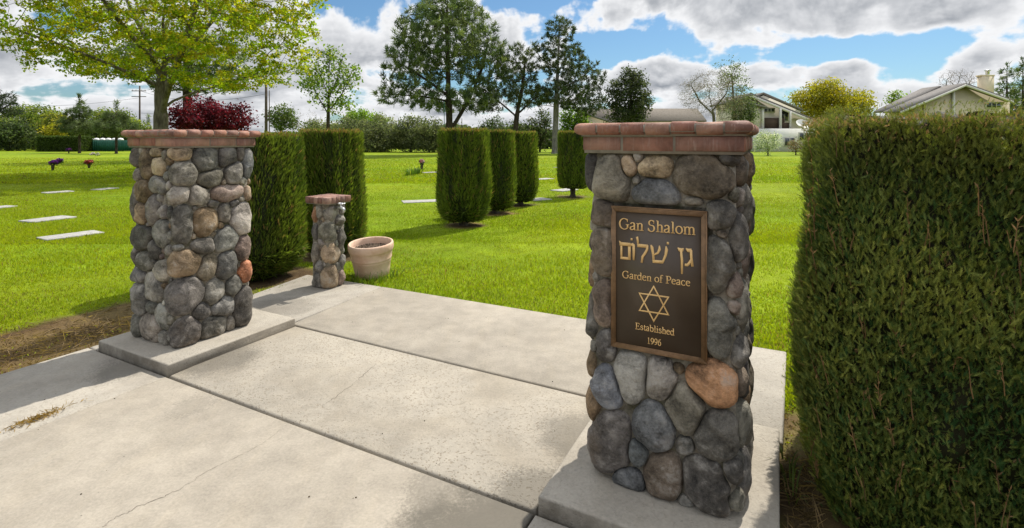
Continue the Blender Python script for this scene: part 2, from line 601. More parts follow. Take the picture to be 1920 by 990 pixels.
gx = axis(-9.0, 6.0, 0.075, 900)
gy = axis(0.6, 11.0, 0.075, 1100)
X, Y = np.meshgrid(gx, gy)
x, y = X.ravel(), Y.ravel()
soil, dry = soil_amount(x, y)
gz = -0.028 + 0.012 * fb(np.stack([x, y], 1), 0.9, 9)
gv, gu = to_vu(x, y)
hole = np.exp(-(((gv + 1.52) / 0.20) ** 2 + ((gu - 0.08 - 0.5 * (gv + 1.52)) / 0.55) ** 2))
gz -= 0.10 * hole * (1 + 0.3 * fb(np.stack([x, y], 1), 9.0, 3))
gz += np.where(dry > 0.3, 0.010 * fb(np.stack([x, y], 1), 11.0, 4), 0)
inpath = (gv > -1.3) & (gv < 3.72) & (gu < 2.42)
gz = np.where(inpath & (gv > -1.12), -0.045, gz)
nA = fb(np.stack([x, y], 1), 0.35, 21)
gcol = np.tile([[0.170, 0.235, 0.008]], (len(x), 1)) * (1 + 0.16 * nA)[:, None]
hay = np.clip(0.32 + 0.8 * fb(np.stack([x, y], 1), 3.1, 31), 0, 1)[:, None]
scol = np.array([[0.085, 0.055, 0.030]]) * (1 - hay) + np.array([[0.23, 0.165, 0.07]]) * hay
scol = np.where(hole[:, None] > 0.3, scol * 0.30, scol)
gcol = gcol * (1 - soil[:, None]) + scol * soil[:, None]
nx, ny = len(gx), len(gy)
i = np.arange(ny - 1)[:, None] * nx + np.arange(nx - 1)[None, :]
quads = np.stack([i, i + 1, i + 1 + nx, i + nx], -1).reshape(-1, 4)


def m_lawn():
    m, t = mat('lawn_turf')
    co = t.n('ShaderNodeTexCoord').outputs['Object']
    a = t.n('ShaderNodeAttribute', {'attribute_name': 'Col'})
    n1 = t.noise(co, 0.16, 6.0, 0.6)
    n2 = t.noise(co, 2.2, 6.0, 0.65)
    n3 = t.noise(co, 22.0, 6.0, 0.75)
    mp = t.n('ShaderNodeMapping', Vector=co)
    mp.inputs['Rotation'].default_value = (0, 0, R(8))
    mp.inputs['Scale'].default_value = (0.12, 1.0, 1.0)
    n4 = t.noise(mp.outputs[0], 0.9, 4.0, 0.6)
    f = t.m('ADD', t.ss(n2.outputs[0], 0.3, 0.7, 0.8, 1.15), t.m('MULTIPLY', t.m('SUBTRACT', n3.outputs[0], 0.5), 1.0))
    f = t.m('MULTIPLY', f, t.ss(n4.outputs[0], 0.3, 0.7, 0.93, 1.05))
    c = t.mix(1.0, a.outputs[0], t.comb(f, f, f), 'MULTIPLY')
    c = t.mix(1.0, c, t.mix(t.ss(n1.outputs[0], 0.35, 0.68), (0.86, 0.96, 0.9), (1.2, 1.06, 1.0)), 'MULTIPLY')
    n6 = t.noise(co, 0.55, 5.0, 0.7, 0.5)
    c = t.mix(t.ss(n6.outputs[0], 0.56, 0.74, 0.0, 0.3), c, (0.25, 0.21, 0.05))
    n7 = t.noise(co, 1.1, 4.0, 0.6, 0.3)
    c = t.mix(t.ss(n7.outputs[0], 0.58, 0.7, 0.0, 0.25), c, (0.07, 0.14, 0.012))
    finish(t, c, 0.9, t.m('ADD', n3.outputs[0], n2.outputs[0]), 0.7, 0.03, 0.1)
    return m


lawn = kind(mesh_np('lawn', np.stack([x, y, gz], 1), [quads], m_lawn(), None, gcol, True), 'structure')


def frustum(x, y, pad=1.2):
    return (np.abs(x) < y * 1.02 + pad) & (y > 1.2)


# ------------------------------------------------------------------ path
J = 0.0095


def slab(name, poly, m, top=0.0):
    """poly in (v,u), counter-clockwise; a slab with softly rounded arris"""
    pts = np.array([W(v, u)[:2] for v, u in poly])
    c = pts.mean(0)
    b = MB()

    def inset(k):
        # move every edge inwards by k
        n = len(pts)
        out = []
        for i in range(n):
            p0, p1, p2 = pts[i - 1], pts[i], pts[(i + 1) % n]
            e1, e2 = (p1 - p0) / np.linalg.norm(p1 - p0), (p2 - p1) / np.linalg.norm(p2 - p1)
            n1, n2 = np.array([-e1[1], e1[0]]), np.array([-e2[1], e2[0]])
            k_ = k / (1 + n1 @ n2)
            out.append(p1 + (n1 + n2) * k_)
        return np.array(out)
    rings = [(0.0, -0.14), (0.0, -0.012), (0.004, -0.004), (0.012, 0.0)]
    V = []
    for k, z in rings:
        V += [(p[0], p[1], top + z) for p in inset(k)]
    n = len(pts)
    q = [(r * n + i, r * n + (i + 1) % n, (r + 1) * n + (i + 1) % n, (r + 1) * n + i) for r in range(3) for i in range(n)]
    b.add(V, [np.array(q), np.array([[3 * n + i for i in range(n)]])])
    return kind(b.build(name, m, None, False, False), 'structure')


M_CON = m_concrete('concrete_smooth', stains=((*W(2.70, -0.20)[:2], 0.50, 0.85), (*W(0.55, -0.16)[:2], 0.16, 0.25), (*W(2.3, -0.1)[:2], 0.2, 0.35)))
M_PIT = m_concrete('concrete_pitted', (0.318, 0.280, 0.220), 0.72, stains=((*W(0.05, 0.35)[:2], 0.34, 0.6), (*W(2.7, 0.1)[:2], 0.25, 0.6), (*W(2.72, 0.6)[:2], 0.3, 0.5)))
M_STRIP = m_concrete('concrete_strip', (0.315, 0.284, 0.235), 0.3, stains=((*W(-0.6, 1.3)[:2], 0.4, 0.35), (*W(-0.4, -0.05)[:2], 0.25, 0.5)))
M_PLINTH = m_concrete('concrete_plinth', (0.335, 0.298, 0.24), 0.12, grime=True)
slab('pavement_slab', [(0.004, -3.6), (2.735, -3.6), (2.735, -J), (0.004, -J)], M_CON)
slab('pavement_slab', [(0.0, J), (2.735, J), (2.735, 1.055 - J), (-0.09, 1.055 - J)], M_PIT)
slab('pavement_slab', [(-0.092, 1.055 + J), (2.70, 1.055 + J), (2.70, 2.372), (-0.168, 2.30)], M_CON)
slab('pavement_slab', [(-1.05, -3.6), (-0.004, -3.6), (-0.004, -0.006), (-1.05, -0.006)], M_STRIP)
slab('pavement_slab', [(-1.10, 1.045), (-0.10, 1.055), (-0.177, 2.297), (-1.30, 2.27)], M_STRIP)
slab('pavement_slab', [(2.743, -3.6), (3.68, -3.6), (3.68, -J), (2.743, -J)], M_STRIP)
slab('pavement_slab', [(2.707, 1.062), (3.69, 1.062), (3.72, 2.392), (2.707, 2.373)], M_STRIP)
slab('pavement_slab', [(-1.05, 0.002), (-0.93, 0.002), (-0.98, 1.038), (-1.10, 1.038)], M_STRIP)

# hairline crack, a thin groove of dirt lying on the slab
cr = MB()
rg = np.random.default_rng(4)


def crack(pts, wd):
    P = np.array([G(*p)[:2] for p in pts])
    t = np.linspace(0, len(P) - 1, len(P) * 7)
    Q = np.stack([np.interp(t, np.arange(len(P)), P[:, k]) for k in (0, 1)], 1)
    Q += rg.normal(0, 0.0045, Q.shape)
    d = np.gradient(Q, axis=0)
    nrm = np.stack([-d[:, 1], d[:, 0]], 1) / np.linalg.norm(d, axis=1)[:, None]
    wv = 0.48 * np.interp(t, np.arange(len(P)), wd) * rg.uniform(0.3, 1.3, len(t))
    L = Q + nrm * wv[:, None] / 2
    Rr = Q - nrm * wv[:, None] / 2
    V = np.concatenate([np.c_[L, np.full(len(t), 0.0012)], np.c_[Rr, np.full(len(t), 0.0012)]])
    n = len(t)
    cr.add(V, [np.array([(i, i + 1, n + i + 1, n + i) for i in range(n - 1)])])


crack([(193, 988), (219, 970), (255, 952), (303, 933), (335, 919), (386, 886), (437, 860), (485, 837), (525, 806)],
      [0.004, 0.004, 0.005, 0.006, 0.003, 0.0025, 0.0025, 0.003, 0.002])
crack([(604, 762), (632, 742), (660, 722), (684, 700), (703, 683)], [0.002, 0.005, 0.003, 0.005, 0.002])
crack([(770, 640), (790, 626), (815, 608)], [0.003, 0.002, 0.002])
kind(cr.build('pavement_crack', m_plain('dirt_in_crack', (0.07, 0.055, 0.04), 0.95), None, False, False), 'structure')


# ------------------------------------------------------------------ field stone facing
TONE = {'k': (0.062, 0.059, 0.058), 'd': (0.100, 0.096, 0.090), 'm': (0.165, 0.158, 0.146), 'l': (0.235, 0.226, 0.208), 'B': (0.118, 0.123, 0.132),
        'b': (0.165, 0.122, 0.078), 't': (0.26, 0.205, 0.142), 'r': (0.29, 0.13, 0.072), 'o': (0.25, 0.145, 0.082), 'p': (0.18, 0.142, 0.125),
        'g': (0.128, 0.122, 0.104), 'n': (0.105, 0.088, 0.070)}


def perimeter(s, a, r=0.055):
    """s around a square core of side a (rounded corners) -> x, y, nx, ny ; s=0 at the front right corner, + along the right face"""
    s = np.mod(s, 4 * a)
    f = np.floor(s / a).astype(int) % 4
    q = s - f * a
    Ls, La = a - 2 * r, math.pi * r / 2
    tot = Ls + La
    p = q / a * tot
    # corner half, straight, corner half
    ang0 = np.where(p < La / 2, -(La / 2 - p) / r, np.where(p > La / 2 + Ls, (p - La / 2 - Ls) / r, 0.0))
    yy = np.where(p < La / 2, -a / 2 + r + r * np.sin(ang0), np.where(p > La / 2 + Ls, a / 2 - r + r * np.sin(ang0), -a / 2 + r + (p - La / 2)))
    xx = np.where((p < La / 2) | (p > La / 2 + Ls), a / 2 - r + r * np.cos(ang0), a / 2)
    n_x, n_y = np.cos(ang0), np.sin(ang0)
    c, sn = np.cos(f * math.pi / 2), np.sin(f * math.pi / 2)
    return xx * c - yy * sn, xx * sn + yy * c, n_x * c - n_y * sn, n_x * sn + n_y * c


def fill_sites(sites, P, h0, h1, rng, ok, sizes=(0.12, 0.10, 0.085, 0.07, 0.055, 0.042, 0.033, 0.026), tries=500, tones='ddmmmmlbbgknp', tight=0.84):
    for R0 in sizes:
        for _ in range(tries):
            s, h = rng.uniform(0, P), rng.uniform(h0 + R0 * 0.55, h1 - R0 * 0.55)
            e = rng.uniform(0.72, 1.0)
            rx, ry = (R0, R0 * e) if rng.random() < 0.45 else (R0 * e, R0)
            if not ok(s, h, rx, ry):
                continue
            bad = False
            for q in sites:
                ds = (s - q[0] + P / 2) % P - P / 2
                dh = h - q[1]
                L = math.hypot(ds, dh) + 1e-9
                ax, ay = abs(ds) / L, abs(dh) / L
                if L < tight * (1 / math.hypot(ax / rx, ay / ry) + 1 / math.hypot(ax / q[2], ay / q[3])):
                    bad = True
                    break
            if not bad:
                sites.append([s, h, rx, ry, rng.uniform(-25, 25), rng.choice(list(tones))])
    return sites


def stone_facing(name, parent, a, sites, rng, h0, h1, blocked=None, dome=1.0, nphi=36, nrho=11):
    P = 4 * a
    sites = [list(q) for q in sites]
    S_ = np.array([[q[0] % P, q[1], q[2], q[3], math.radians(-q[4])] for q in sites])
    n = len(S_)
    phi = np.arange(nphi) * 2 * np.pi / nphi
    mb = MB()

    def metric(j, ps, ph):
        ds = (ps - S_[j, 0] + P / 2) % P - P / 2
        dh = ph - S_[j, 1]
        c, s = math.cos(S_[j, 4]), math.sin(S_[j, 4])
        x_, y_ = (ds * c + dh * s) / S_[j, 2], (-ds * s + dh * c) / S_[j, 3]
        return (np.abs(x_) ** 2.5 + np.abs(y_) ** 2.5) ** 0.4
    for i in range(n):
        rm = max(S_[i, 2], S_[i, 3]) * 1.5
        tt = np.linspace(0.02, 1, 64) * rm
        ps = S_[i, 0] + tt[None, :] * np.cos(phi)[:, None]
        ph = S_[i, 1] + tt[None, :] * np.sin(phi)[:, None]
        di = metric(i, ps, ph)
        stop = di > 1.24
        for j in range(n):
            if j == i:
                continue
            dsj = (S_[j, 0] - S_[i, 0] + P / 2) % P - P / 2
            if math.hypot(dsj, S_[j, 1] - S_[i, 1]) > rm + 1.3 * max(S_[j, 2], S_[j, 3]):
                continue
            stop |= metric(j, ps, ph) < di
        stop |= (ph < h0 - 0.004) | (ph > h1)
        if blocked is not None:
            stop |= blocked(ps, ph)
        k = np.argmax(stop, axis=1)
        k = np.where(stop.any(axis=1), k, 63)
        r = tt[k]
        if np.median(r) < 0.012:
            continue
        r = np.maximum(r - 0.0025, 0.006)
        for _ in range(2):
            r = 0.25 * np.roll(r, 1) + 0.5 * r + 0.25 * np.roll(r, -1)
        rmean = r.mean()
        depth = float(np.clip(0.52 * rmean + 0.016, 0.026, 0.054)) * rng.uniform(0.85, 1.12) * dome
        rho = np.concatenate([[0.0], np.linspace(0.16, 1.0, nrho) ** 0.8])
        sh = rng.normal(0, 0.2, 2)
        n_e = rng.uniform(2.8, 4.6)
        fac = [(rng.uniform(0, 6.28), rng.uniform(0.3, 0.85), rng.uniform(0.70, 0.95)) for _ in range(3)]
        pts, cols, outv = [], [], []
        base = np.array(TONE[sites[i][5]]) * np.array([1.16, 1.10, 1.00]) * rng.uniform(0.88, 1.35) * np.array([1 + rng.normal(0, 0.03), 1, 1 + rng.normal(0, 0.03)])
        V = []
        for q, rr in enumerate(rho):
            ang = phi if q else phi[:1]
            rad = (r if q else r[:1]) * rr
            s_, h_ = S_[i, 0] + rad * np.cos(ang), S_[i, 1] + rad * np.sin(ang)
            o_ = depth * (1 - rr ** n_e) ** (1 / 2.0) * (1 + 0.25 * (sh[0] * np.cos(ang) + sh[1] * np.sin(ang)) * rr) - 0.010
            for (fa, fk, fd) in fac:
                lim_ = depth * (fd + 0.12 - fk * np.cos(ang - fa) * rr)
                o_ = np.where(o_ > lim_, lim_ + 0.15 * (o_ - lim_), o_)
            x_, y_, a_, b_ = perimeter(s_, a)
            V.append(np.stack([x_ + a_ * o_, y_ + b_ * o_, h_], 1))
            outv.append(np.stack([a_, b_, np.zeros_like(a_)], 1))
        V = np.concatenate(V)
        N = np.concatenate(outv)
        seed = int(rng.integers(1e6))
        V = V + N * (fb(V, 20, seed, 3) * 0.0058 + fb(V, 75, seed + 1, 2) * 0.0016)[:, None]
        # a chipped plane or two
        tri = np.array([(0, 1 + j, 1 + (j + 1) % nphi) for j in range(nphi)])
        quad = np.array([(1 + q * nphi + j, 1 + (q + 1) * nphi + j, 1 + (q + 1) * nphi + (j + 1) % nphi, 1 + q * nphi + (j + 1) % nphi)
                         for q in range(len(rho) - 2) for j in range(nphi)])
        colv = base[None, :] * (1 + 0.22 * fb(V, 12, seed + 2, 2))[:, None]
        mb.add(V, [tri, quad], np.clip(colv, 0.004, 1))
    return mb.build(name, M_STONE, parent, True)


def px_sites(rows, ox, oy, k, faces, a, A_):
    """rows of (x, y, rx, ry, rot, tone) in a zoomed crop -> perimeter sites; faces: x -> ('u'|'v', plane, origin at the near corner)"""
    out = []
    for (zx, zy, rx, ry, rot, tn) in rows:
        ax, val, org = faces(zx)
        g = lambda X_, Y_: face_pt(ox + X_ * k, oy + Y_ * k, ax, val)
        i = 0 if ax == 'u' else 1
        c0, cl, cr_ = g(zx, zy), g(zx - rx, zy), g(zx + rx, zy)
        t_, b_ = g(zx, zy - ry), g(zx, zy + ry)
        out.append([(c0[i] - org) * a / A_, c0[2], abs(cr_[i] - cl[i]) / 2 * a / A_, (t_[2] - b_[2]) / 2, rot, tn])
    return out


BRICKS = [(0.29, 0.135, 0.09), (0.32, 0.165, 0.115), (0.26, 0.12, 0.085), (0.35, 0.195, 0.14), (0.30, 0.15, 0.105), (0.24, 0.125, 0.095)]


def brick_cap(parent, half, z0, rng, over=0.032, light=1.0):
    """a course of stretchers below a course of bull-nosed headers, mitred at the corners"""
    b, mo = MB(), MB()

    def course(prof, length, joint, lo):
        n = max(3, round(2 * (half + lo) / length))
        for f in range(4):
            edges = np.linspace(-(half + lo), half + lo, n + 1)
            if lo > 0:
                edges[1:-1] += rng.normal(0, 0.003, n - 1)
            else:
                edges[1:-1] += length * (0.22 if f % 2 else -0.22)
            for i in range(n):
                V = []
                for side, e in ((0, edges[i] + joint / 2), (1, edges[i + 1] - joint / 2)):
                    for (o, z) in prof:
                        lim = half + o - 0.0015
                        xx = max(-lim, min(lim, e)) if 0 < i < n - 1 else (-lim if (i == 0 and side == 0) else lim if (i == n - 1 and side == 1) else max(-lim, min(lim, e)))
                        V.append((xx, -(half + o), z))
                V = np.array(V)
                V[:, 1] += rng.normal(0, 0.0012)
                V[:, 2] += rng.normal(0, 0.0012)
                c, s = math.cos(f * math.pi / 2), math.sin(f * math.pi / 2)
                V = np.stack([V[:, 0] * c - V[:, 1] * s, V[:, 0] * s + V[:, 1] * c, V[:, 2]], 1)
                m = len(prof)
                qd = np.array([(j, m + j, m + (j + 1) % m, (j + 1) % m) for j in range(m)])
                cc = np.array(BRICKS[rng.integers(len(BRICKS))]) * rng.uniform(0.85, 1.15) * light
                b.add(V, [qd, np.array([list(range(m))]), np.array([list(range(2 * m - 1, m - 1, -1))])], cc)
    z1 = z0 + 0.062
    q = 0.004
    low = [(-0.10, z0), (-q, z0), (0, z0 + q), (0, z1 - q), (-q, z1), (-0.10, z1)]
    course(low, 0.205, 0.012, 0.0)
    zb, zt = z1 + 0.007, z1 + 0.060
    rr = (zt - zb) / 2
    nose = [(over - rr + rr * math.cos(t), (zb + zt) / 2 + rr * math.sin(t)) for t in np.linspace(-math.pi / 2, math.pi / 2, 9)]
    course([(-0.14, zb)] + nose + [(-0.14, zt)], 0.106, 0.009, over)
    k = half - 0.006
    mo.box(-k, k, -k, k, z0 - 0.012, zt - 0.006)
    k2 = half + over - rr - 0.001
    mo.box(-k2, k2, -k2, k2, z1 + 0.001, zt - 0.005)
    k3 = half + over - rr * 0.20
    mo.box(-k3, k3, -k3, k3, zb + rr * 0.42, zt - rr * 0.42)
    o = b.build('brick_cap', M_BRICK, parent)
    mo.build('mortar_bed', M_MORTAR_L, parent, False, False)
    return o


PILLAR_TOP = 1.552


def big_pillar(v0, v1, u0, u1, label, sites, seed, base_v, base_u, blocked=None, pad=None):
    cv, cu = (v0 + v1) / 2, (u0 + u1) / 2
    A_ = v1 - v0
    a = A_ - 0.052
    t = thing('stone_gate_pillar', label, 'pillar', W(cv, cu), -TH, 'fieldstone gate pillars')
    rng = np.random.default_rng(seed)
    b = MB()
    b.box(base_v[0] - cv, base_v[1] - cv, base_u[0] - cu, base_u[1] - cu, -0.05, 0.075, b=0.012)
    b.build('concrete_base', M_PLINTH, t, False, False)
    c = MB()
    c.box(-a / 2 + 0.005, a / 2 - 0.005, -a / 2 + 0.005, a / 2 - 0.005, 0.070, PILLAR_TOP + 0.005, b=0.03)
    if pad:
        c.box(*pad)
    c.build('mortar_core', M_MORTAR, t, False, False)
    P = 4 * a
    sites = [[q[0] % P, *q[1:]] for q in sites]
    have = [q for q in sites]
    known = (3 * a - 0.0, P) if blocked else (3 * a, P + a)

    def ok(s, h, rx, ry):
        if blocked is not None and blocked(np.array([s]), np.array([h]))[0]:
            return False
        if blocked is not None and 3 * a + 0.02 < s < P - 0.02:
            return rx < 0.05
        if blocked is None and (s > 3 * a + 0.03 or s < a - 0.03):
            return rx < 0.05
        return True
    sites = fill_sites(have, P, 0.078, PILLAR_TOP - 0.004, rng, ok)
    stone_facing('stone_facing', t, a, sites, rng, 0.074, PILLAR_TOP - 0.003, blocked)
    brick_cap(t, A_ / 2 + 0.004, PILLAR_TOP, rng)
    return t, a, cv, cu, A_


# ---- left pillar: stones read off the photograph, front and right faces
LP = (-0.83, -0.20, 0.165, 0.785)
rowsL = [(175, 150, 22, 40, 0, 'd'), (222, 175, 28, 58, 5, 'b'), (265, 130, 20, 20, 0, 't'), (278, 183, 30, 36, 20, 't'), (178, 210, 22, 25, 0, 'm'),
         (275, 250, 38, 32, 0, 'm'), (168, 320, 16, 75, 0, 'd'), (212, 275, 32, 45, 0, 'b'), (198, 357, 25, 43, 0, 't'), (250, 345, 30, 58, 15, 'm'),
         (335, 293, 56, 34, -5, 'l'), (340, 138, 50, 25, 0, 't'), (360, 210, 56, 46, 0, 'm'), (447, 158, 55, 45, 0, 'd'), (540, 150, 40, 38, 0, 'd'),
         (593, 135, 16, 25, 0, 'd'), (622, 180, 20, 70, 0, 'B'), (467, 230, 58, 35, -15, 'g'), (565, 205, 40, 45, 10, 'm'), (418, 292, 45, 42, 30, 'm'),
         (540, 280, 75, 32, 5, 'p'), (632, 278, 22, 32, 0, 't'), (480, 322, 25, 15, 0, 'm'), (288, 355, 20, 25, 0, 'm'), (280, 432, 32, 60, 0, 'm'),
         (352, 402, 44, 88, 0, 'd'), (446, 390, 56, 58, 0, 'b'), (528, 355, 27, 36, 0, 'm'), (600, 375, 50, 65, 0, 'l'), (200, 450, 48, 50, 0, 'd'),
         (170, 505, 16, 45, 0, 'd'), (437, 480, 55, 32, 0, 'd'), (535, 450, 55, 48, -20, 'l'), (250, 490, 28, 40, 0, 'd'), (217, 530, 32, 40, 0, 'g'),
         (360, 545, 78, 55, 5, 'b'), (280, 575, 28, 42, -20, 'l'), (455, 560, 42, 52, 30, 'n'), (537, 550, 45, 60, 0, 'd'), (610, 480, 35, 50, 0, 'p'),
         (618, 568, 38, 44, 0, 'r'), (188, 585, 30, 28, 0, 'd'), (565, 620, 38, 42, 20, 'd'), (360, 665, 90, 72, 0, 'd'), (487, 650, 48, 52, 20, 'm'),
         (250, 630, 35, 58, 0, 'm'), (192, 675, 36, 62, 0, 'm'), (520, 700, 50, 38, -15, 'm'), (606, 698, 38, 85, 0, 'd'), (430, 720, 40, 35, 0, 'd'),
         (245, 705, 18, 28, 0, 'm'), (285, 740, 30, 45, 10, 'm'), (175, 772, 22, 48, 0, 'm'), (242, 780, 44, 58, 0, 'm'), (365, 802, 62, 60, 0, 'd'),
         (483, 782, 55, 48, -10, 'd'), (552, 768, 17, 30, 0, 'm'), (287, 820, 18, 30, 0, 'm')]
aL = LP[1] - LP[0] - 0.052
sitesL = px_sites(rowsL, 160, 220, 0.50505, lambda zx: ('u', LP[2] + 0.008, LP[1]) if zx < 327 else ('v', LP[1] - 0.008, LP[2]), aL, LP[1] - LP[0])
big_pillar(*LP, 'round river stone pillar with brick cap standing left of the path, no plaque on it', sitesL, 11, (-0.92, -0.004), (0.0, 1.035))

# ---- right pillar: front face around the plaque
RP = (2.885, 3.545, 0.215, 0.865)
rows2 = [(340, 320, 97, 105, 0, 'g'), (428, 262, 42, 52, -20, 't'), (580, 265, 100, 50, 0, 't'), (575, 380, 130, 62, 5, 'B'), (840, 315, 185, 100, 5, 'n'),
         (785, 425, 52, 22, 0, 'm'), (297, 480, 62, 65, 0, 'n'), (293, 662, 62, 120, 0, 'n'), (925, 495, 78, 78, 0, 'd'), (920, 730, 75, 152, 0, 'd'),
         (300, 906, 57, 117, 0, 'p')]
rows3 = [(925, 52, 82, 152, 0, 'd'), (315, 125, 57, 82, 0, 'd'), (325, 312, 88, 112, 10, 'B'), (430, 265, 100, 128, 20, 'l'), (605, 285, 86, 108, 0, 'l'),
         (740, 430, 124, 120, 20, 'g'), (880, 315, 128, 120, 28, 'o'), (345, 585, 108, 158, 0, 'd'), (572, 515, 108, 124, 25, 'B'), (480, 630, 66, 66, 0, 'B'),
         (895, 560, 118, 132, 10, 'd'), (740, 605, 55, 42, 0, 'k'), (620, 755, 112, 122, 0, 'n'), (430, 765, 92, 70, 10, 'B'), (850, 805, 134, 152, 0, 'k'),
         (745, 885, 60, 45, 20, 'm'), (290, 765, 40, 34, 0, 'd')]
aR = RP[1] - RP[0] - 0.052
fR = lambda zx: ('u', RP[2] + 0.008, RP[1])
sitesR = px_sites(rows2, 1000, 210, 0.39409, fR, aR, RP[1] - RP[0]) + px_sites(rows3, 1000, 600, 0.39409, fR, aR, RP[1] - RP[0])
PLQ = (3.011, 3.410, 0.688, 1.308)     # v0 v1 z0 z1 of the plaque
cvR = (RP[0] + RP[1]) / 2
cuR = (RP[2] + RP[3]) / 2
sP0 = (PLQ[0] - RP[1]) * aR / (RP[1] - RP[0]) + 4 * aR
sP1 = (PLQ[1] - RP[1]) * aR / (RP[1] - RP[0]) + 4 * aR


def blockR(s, h):
    s = np.mod(s, 4 * aR)
    return (s > sP0 - 0.012) & (s < sP1 + 0.016) & (h > PLQ[2] - 0.012) & (h < PLQ[3] + 0.012)


big_pillar(*RP, 'round river stone pillar with brick cap carrying the dark plaque right of the path', sitesR, 23, (2.752, 3.672), (-0.002, 1.05), blockR,
           (PLQ[0] - cvR - 0.016, PLQ[1] - cvR + 0.02, RP[2] - cuR + 0.026, RP[2] - cuR + 0.1, PLQ[2] - 0.014, PLQ[3] + 0.012))

# ---- short pillar with the tap
SP = (-0.862, -0.578, 1.918, 2.202)
rowsS = [(293, 520, 25, 48, 0, 'o'), (330, 500, 22, 50, 0, 'l'), (390, 515, 40, 40, 0, 'm'), (480, 485, 25, 30, 0, 'm'), (462, 545, 45, 30, 0, 'm'),
         (375, 615, 62, 62, 0, 'g'), (300, 605, 26, 52, 0, 'd'), (468, 645, 28, 66, 0, 'd'), (430, 672, 18, 22, 0, 'm'), (400, 725, 66, 62, 0, 't'),
         (300, 715, 30, 60, 0, 'm'), (476, 765, 26, 42, 0, 'm'), (330, 790, 30, 35, 0, 'm'), (390, 850, 60, 72, 0, 't'), (305, 860, 33, 46, 0, 'm'),
         (472, 845, 28, 52, 0, 'p'), (445, 790, 25, 25, 0, 'm'), (345, 660, 25, 25, 0, 'm')]
aS = SP[1] - SP[0] - 0.06
sitesS = px_sites(rowsS, 480, 220, 0.35354, lambda zx: ('u', SP[2] + 0.01, SP[1]) if zx < 384 else ('v', SP[1] - 0.01, SP[2]), aS, SP[1] - SP[0])
ts = thing('tap_pillar', 'short river stone post with flat brick top and garden tap, beside the terracotta pot', 'post', W((SP[0] + SP[1]) / 2, (SP[2] + SP[3]) / 2), -TH)
rng = np.random.default_rng(5)
c = MB()
c.box(-aS / 2 - 0.006, aS / 2 + 0.006, -aS / 2 - 0.006, aS / 2 + 0.006, -0.01, 0.925, b=0.02)
c.build('mortar_core', M_MORTAR, ts, False, False)
sitesS = [[q[0] % (4 * aS), *q[1:]] for q in sitesS]
fill_sites(sitesS, 4 * aS, 0.0, 0.905, rng, lambda s, h, rx, ry: True if aS + 0.03 < s < 3 * aS - 0.03 else rx < 0.035, (0.09, 0.075, 0.06, 0.048, 0.036, 0.028), 300)
stone_facing('stone_facing', ts, aS, sitesS, rng, 0.0, 0.915, None, 0.95)
b = MB()
hs = 0.168
for f in range(4):
    for i in range(4):
        x0 = -hs + i * (2 * hs - 0.085) / 4
        x1 = x0 + (2 * hs - 0.085) / 4 - 0.006
        m = MB()
        m.box(x0, x1, -hs, -hs + 0.08, 0.918, 0.984, b=0.004)
        V = m.V[0]
        cs, sn = math.cos(f * math.pi / 2), math.sin(f * math.pi / 2)
        V = np.stack([V[:, 0] * cs - V[:, 1] * sn, V[:, 0] * sn + V[:, 1] * cs, V[:, 2] + rng.normal(0, 0.001)], 1)
        b.add(V, [x_[0] for x_ in [m.F[4], m.F[8]]] + ([m.F[8][1]] if len(m.F[8]) > 1 else []), np.array(BRICKS[rng.integers(6)]) * rng.uniform(0.8, 1.1) * np.array([0.9, 1.0, 1.1]))
for i in range(2):
    b.box(-0.085, 0.085, -0.082 + i * 0.084, -0.003 + i * 0.084, 0.918, 0.983, np.array(BRICKS[i]) * np.array([0.9, 1.0, 1.1]), 0.004)
b.build('brick_cap', M_BRICK, ts)
c = MB()
c.box(-hs + 0.008, hs - 0.008, -hs + 0.008, hs - 0.008, 0.908, 0.976)
c.build('mortar_bed', M_MORTAR_L, ts, False, False)
M_METAL = m_plain('galvanised_metal', (0.55, 0.56, 0.56), 0.35, 0.5, 0.9)
b = MB()
yx = -0.02
b.tube([(0.10, yx, 0.868), (0.17, yx, 0.868), (0.215, yx, 0.868), (0.245, yx, 0.855), (0.255, yx, 0.822)], [0.017, 0.017, 0.020, 0.017, 0.015], 10)
b.tube([(0.205, yx, 0.865), (0.205, yx, 0.91)], 0.009, 8)
tp = b.build('tap', M_METAL, ts, True, False)
b = MB()
b.tube([(0.215 + 0.036 * math.cos(t), yx + 0.036 * math.sin(t), 0.912) for t in np.linspace(0, 2 * math.pi, 13)], 0.0075, 6)
b.tube([(0.180, yx, 0.912), (0.25, yx, 0.912)], 0.006, 6)
b.build('tap_handle', M_METAL, tp, True, False)

# ------------------------------------------------------------------ plaque
PW, PH = PLQ[1] - PLQ[0], PLQ[3] - PLQ[2]
pl = thing('plaque', 'dark bronze plaque with raised gold lettering and a six-pointed star on the right pillar', 'plaque', W((PLQ[0] + PLQ[1]) / 2, RP[2], PLQ[2]), -TH)
